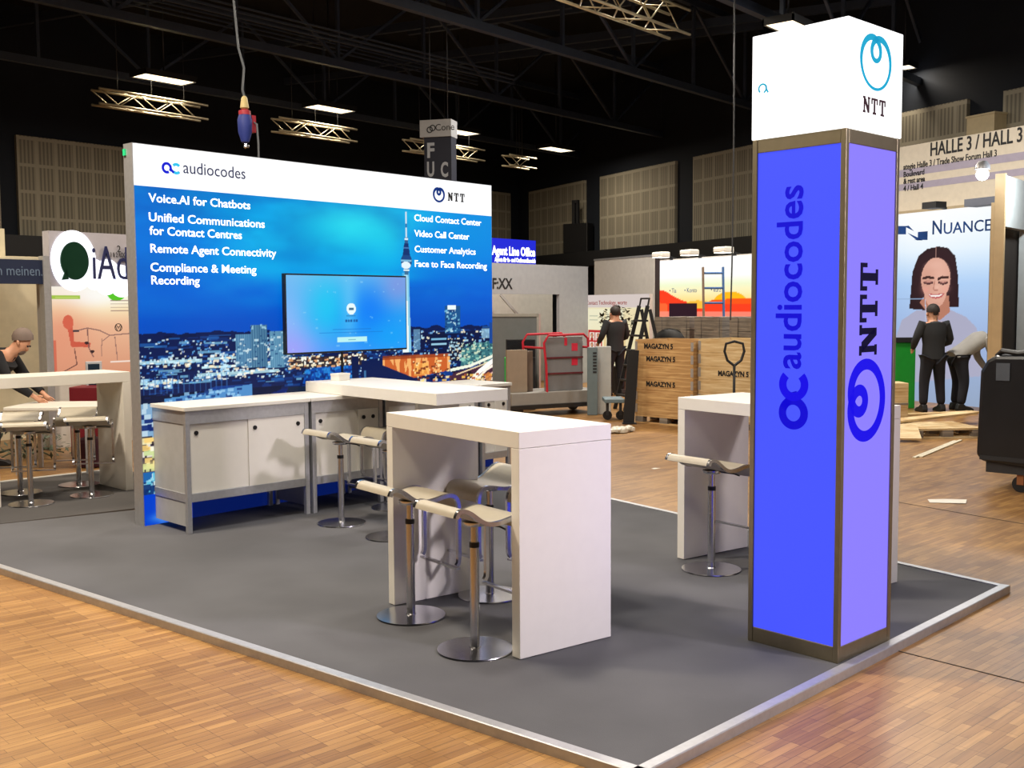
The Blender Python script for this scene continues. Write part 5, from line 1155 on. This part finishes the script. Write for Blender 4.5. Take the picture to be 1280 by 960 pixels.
# ------------------------------------------------------------------ overhead
# letter tower behind the lit wall
D9 = 20.; o, rz, L = span(530, D9, 566, D9-.15); ft = thing('letter_tower', 'navy hanging letter board with a grey header above the lit wall', 'sign', o, rz)
z1, z2, z3 = zz(548,172,D9)-FL, zz(548,152,D9)-FL, zz(548,240,D9)-FL
w = MB(); w.box((.04,0,z3),(L,.3,z1)); w.build('board', mat('navy_hanging', (16,22,40), .7), ft); w = MB(); w.box((-.03,-.03,z1),(L+.01,.33,z2+.02)); w.build('header', mat('grey_header', (150,152,156), .6), ft)
LG = mat('grey_letter', (150,156,166), .6)
for s_,u,v in (('F',536.5,197),('U',536,220.5),('C',553,221.5)): text('letter', s_, .37, LG, ft, ((u-530)/36*L, -.004, zz(u,v,D9)-FL), width=.14, thick=.003, bold=.012)
text('header_lettering', 'Cone', .17, INK, ft, ((547-530)/36*L, -.034, zz(548,164.5,D9)-FL), thick=.002)
w = MB(); fn = lambda a,b,d:(a,-.034-d,b)
for k in (0,1): ribbon(w, arc((540.5+k*3.5-530)/36*L, zz(548,160-2*k+3,D9)-FL,.05,0,360,20)[:-1], .02, fn, -.001,.001, True)
w.build('header_emblem', INK, ft)
w = MB(); w.cyl((L*.2,.15,z2),(L*.2,.15,9.2-FL),.008,n=6); w.cyl((L*.8,.15,z2),(L*.8,.15,9.2-FL),.008,n=6); w.build('cable', STEEL, ft)
# chain hoist
D10 = 11.; q = pt(306,150,D10); ch = thing('chain_hoist', 'chain hoist with a red and blue bag hanging above the lit wall', 'hoist', q)
w = MB(); w.lathe([(0,-.24),(.04,-.22),(.07,-.12),(.075,.0),(.06,.05),(0,.06)],16); w.build('chain_bag', mat('blue_bag', (36,52,130), .6), ch)
w = MB(); w.lathe([(0,.03),(.062,.05),(.06,.09),(.02,.11),(0,.11)],16); w.box((.05,-.05,-.12),(.1,.05,.05)); w.build('motor', mat('red_motor', (168,36,52), .5), ch)
w = MB(); w.lathe([(.02,.1),(.045,.12),(.03,.22),(.012,.24)],12); w.build('hook_block', mat('yellowish_block', (200,180,120), .5), ch)
w = MB(); w.lathe([(0,-.29),(.02,-.27),(.012,-.23),(0,-.23)],10); w.ball((.03,0,-.26),.018,8); w.build('hook', CHROME, ch)
pts = [pt(306,124,D10)-q, pt(303,112,D10)-q, pt(305,85,D10)-q, pt(298,60,D10)-q, pt(295,30,D10)-q, pt(292,0,D10)-q]; pts.append(Vector((pts[-1].x,pts[-1].y,9.2-q.z)))
w = MB(); w.tube(pts,.012,6); w.build('cable', mat('grey_cable', (92,96,100), .5), ch)
w = MB(); w.tube([Vector((.08,0,0)), pt(321,155,D10)-q, pt(323,180,D10)-q, pt(324,240,D10)-q],.01,6); w.build('control_cable', MATS['grey_cable'], ch)

# roof trusses across the hall
ROOF = mat('dark_roof_steel', (66,76,94), .5, .3)
def roof_truss(base, label, zlow, zhigh, s0, s1, mod=2.6):
    t = thing('roof_truss', label, 'roof truss', (base.x,base.y,zlow), 0., 'roof trusses')
    H_ = zhigh-zlow; w = MB(); w.bar((s0,0,0),(s1,0,0),.14,.16); w.build('bottom_chord', ROOF, t)
    w = MB(); w.bar((s0,0,H_),(s1,0,H_),.14,.16); w.build('top_chord', ROOF, t)
    n_ = int((s1-s0)/mod); 
    for k in range(n_+1):
        x = s0+k*mod; w = MB(); w.bar((x,0,.06),(x,0,H_-.06),.07,.07); w.build('post', ROOF, t)
        if k < n_: w = MB(); w.bar((x if k%2 else x+mod,0,.06),(x+mod if k%2 else x,0,H_-.06),.06,.06); w.build('diagonal', ROOF, t)
q2 = pt(640,45,21.); q1 = pt(640,127.5,27.8); q3 = pt(640,180,35.); q0 = pt(930,6,18.)
roof_truss(q0, 'nearest black roof truss, crossing the top right corner', q0.z, 8.9, -9, 12)
roof_truss(q2, 'black roof truss running from the top edge down to the lit tower', q2.z, 8.9, -14, 14)
roof_truss(q1, 'black roof truss passing just above the grey letter board header', q1.z, 8.9, -24, 14)
roof_truss(q3, 'farthest black roof truss, close to the back wall', q3.z, 8.9, -26, 10)
def purlin(a, b, label): w = MB(); w.bar(a, b, .12, .2); tag(w.build('roof_beam', ROOF), label, 'roof beam')
for k,(u,d) in enumerate(((60,26.),(330,29.),(560,31.),(760,28.),(900,24.))):
    c = pt(u,382,d); a = Vector((c.x,c.y,8.6)); purlin(a+Vector((.25,-.97,0))*9, a-Vector((.25,-.97,0))*8, ['leftmost','second','third','fourth','rightmost'][k]+' of the dark beams under the roof, running between the trusses, counted from the left')
# pipe runs near the ceiling
for k,(u,v,d) in enumerate(((320,27,19.),(320,42,23.))):
    c = pt(u,v,d); w = MB()
    for j in range(3): w.bar(c+Vector((-9,0,.09*j)), c+Vector((7,0,.09*j)), .03,.03)
    tag(w.build('cable_tray', ROOF), ['nearer','farther'][k]+' run of thin cable pipes under the roof at upper left', 'cable tray')

# aluminium rigging trusses; far row is one truss, built only in its lit stretches
TRA = mat('bright_truss_alu', (190,180,150), .4, .5)
def rig(c, s0, s1, label, wd=.3):
    t = thing('rigging_truss', label, 'truss', c, 0., 'aluminium rigging trusses')
    cor = [(0,0),(0,wd),(wd,0),(wd,wd)]
    for y,z in cor:
        w = MB(); w.cyl((s0,y,z),(s1,y,z),.025,n=8); w.build('chord', TRA, t)
    n_ = int((s1-s0)/.45); w = MB()
    for k in range(n_):
        x = s0+k*.45
        for a_,b_ in (((0,0),(0,wd)),((wd,0),(wd,wd)),((0,0),(wd,0)),((0,wd),(wd,wd))):
            p_, q_ = (a_,b_) if k%2 else (b_,a_); w.cyl((x,)+p_,(x+.45,)+q_,.012,n=6)
    w.build('braces', TRA, t)
    w = MB()
    for x in (s0+.5, (s0+s1)/2, s1-.5): w.cyl((x,wd/2,wd),(x,wd/2,9.2-c.z),.008,n=6)
    w.build('hanging_cable', STEEL, t)
c0 = pt(412,172,26.7)
def rowx(u): # x along the row for a picture column
    d = alongA(412,26.7,u); return pt(u,382,d).x-pt(412,382,26.7).x
rig(c0, rowx(128), rowx(262), 'lit stretch of the long aluminium rigging truss at upper left, left of the hanging hoist')
rig(c0, rowx(350), rowx(446), 'lit stretch of the long aluminium rigging truss over the middle of the lit wall')
rig(c0, rowx(512), rowx(604), 'lit stretch of the long aluminium rigging truss crossing behind the letter board')
rig(c0, rowx(635), rowx(668), 'short lit stretch of the long aluminium rigging truss above the blue sign')
c1 = pt(810,24,17.5); rig(c1, -2.2, 1.3, 'nearest aluminium rigging truss at the top, left of the lit tower', .4)

LAMPG = mat('ceiling_lamp_glow', (255,236,200), .5, emit=2.2, ergb=(255,236,200))
def ceil_lamp(q, label, L_=1.25, W_=.6, power=60):
    t = thing('ceiling_light', label, 'ceiling light', q, 0., 'warm ceiling lights')
    w = MB(); w.box((-L_/2,-W_/2,.0),(-L_/2+.03,W_/2,.1)); w.box((L_/2-.03,-W_/2,0),(L_/2,W_/2,.1)); w.box((-L_/2,-W_/2,0),(L_/2,-W_/2+.03,.1)); w.box((-L_/2,W_/2-.03,0),(L_/2,W_/2,.1)); w.box((-L_/2,-W_/2,.1),(L_/2,W_/2,.12)); w.build('housing', BLACKP, t)
    w = MB(); w.box((-L_/2+.03,-W_/2+.03,.015),(L_/2-.03,W_/2-.03,.03)); w.build('diffuser', LAMPG, t)
    w = MB(); w.cyl((0,0,.12),(0,0,9.2-q.z),.015,n=6); w.build('hanger', STEEL, t)
    l = bpy.data.lights.new('lamp','AREA'); l.shape='RECTANGLE'; l.size=L_-.1; l.size_y=W_-.1; l.energy=power; l.color=WARM; lo=bpy.data.objects.new('lamp', l); COL.objects.link(lo); lo.parent=t; lo.location=(0,0,.005)
zl = zz(412,137,26.7)
for u,v,lb in ((205,100,'warm ceiling light over the upper left rigging truss'),(412,137,'warm ceiling light above the middle of the lit wall'),(574,164,'warm ceiling light just right of the letter board header'),(695,186,'warm ceiling light farthest to the right in the row')):
    q = pt(u,v,alongA(412,26.7,u)); q.z = zl; ceil_lamp(q, lb, power=110)
q = pt(985,34,18.); ceil_lamp(q, 'warm ceiling light glowing behind the top left of the lit tower', .75, .55, 40)
q = pt(800,-20,18.6); ceil_lamp(q, 'warm ceiling light over the nearest rigging truss', 1.25, .6, 50)
q = pt(1131,85,24.); ceil_lamp(q, 'tiny ceiling light right of the white tower cap', .5, .4, 30)
# loudspeaker on the gallery
sR = lambda u: (alongB(650,42,u))
dq = alongB(650,42,718)-1.0; o, rz, L = span(704, dq-.1, 734, dq-.7, 3.5); sp_ = thing('speaker_case', 'black loudspeaker case on the gallery ledge of the right hall wall', 'loudspeaker', (o.x,o.y,3.48), rz)
w = MB(); w.box((0,0,0),(L,.4,1.0)); w.build('cabinet', BLACK, sp_, bevel=.02); w = MB(); w.box((L*.3,.1,1.0),(L*.42,.2,1.75)); w.box((L*.48,.1,1.0),(L*.56,.2,1.75)); w.box((L*.3,.1,1.7),(L*.56,.2,1.8)); w.build('yoke', BLACKP, sp_)
w = MB(); w.tube([Vector((pt(918,30,17.).x,pt(918,30,17.).y,9.2)), pt(918,30,17.), pt(917,200,16.8), pt(915,330,16.6), pt(913,400,16.2)],.012,6); tag(w.build('hanging_cable', BLACKP), 'thin black cable hanging from the roof down to the crates beside the tower', 'cable')
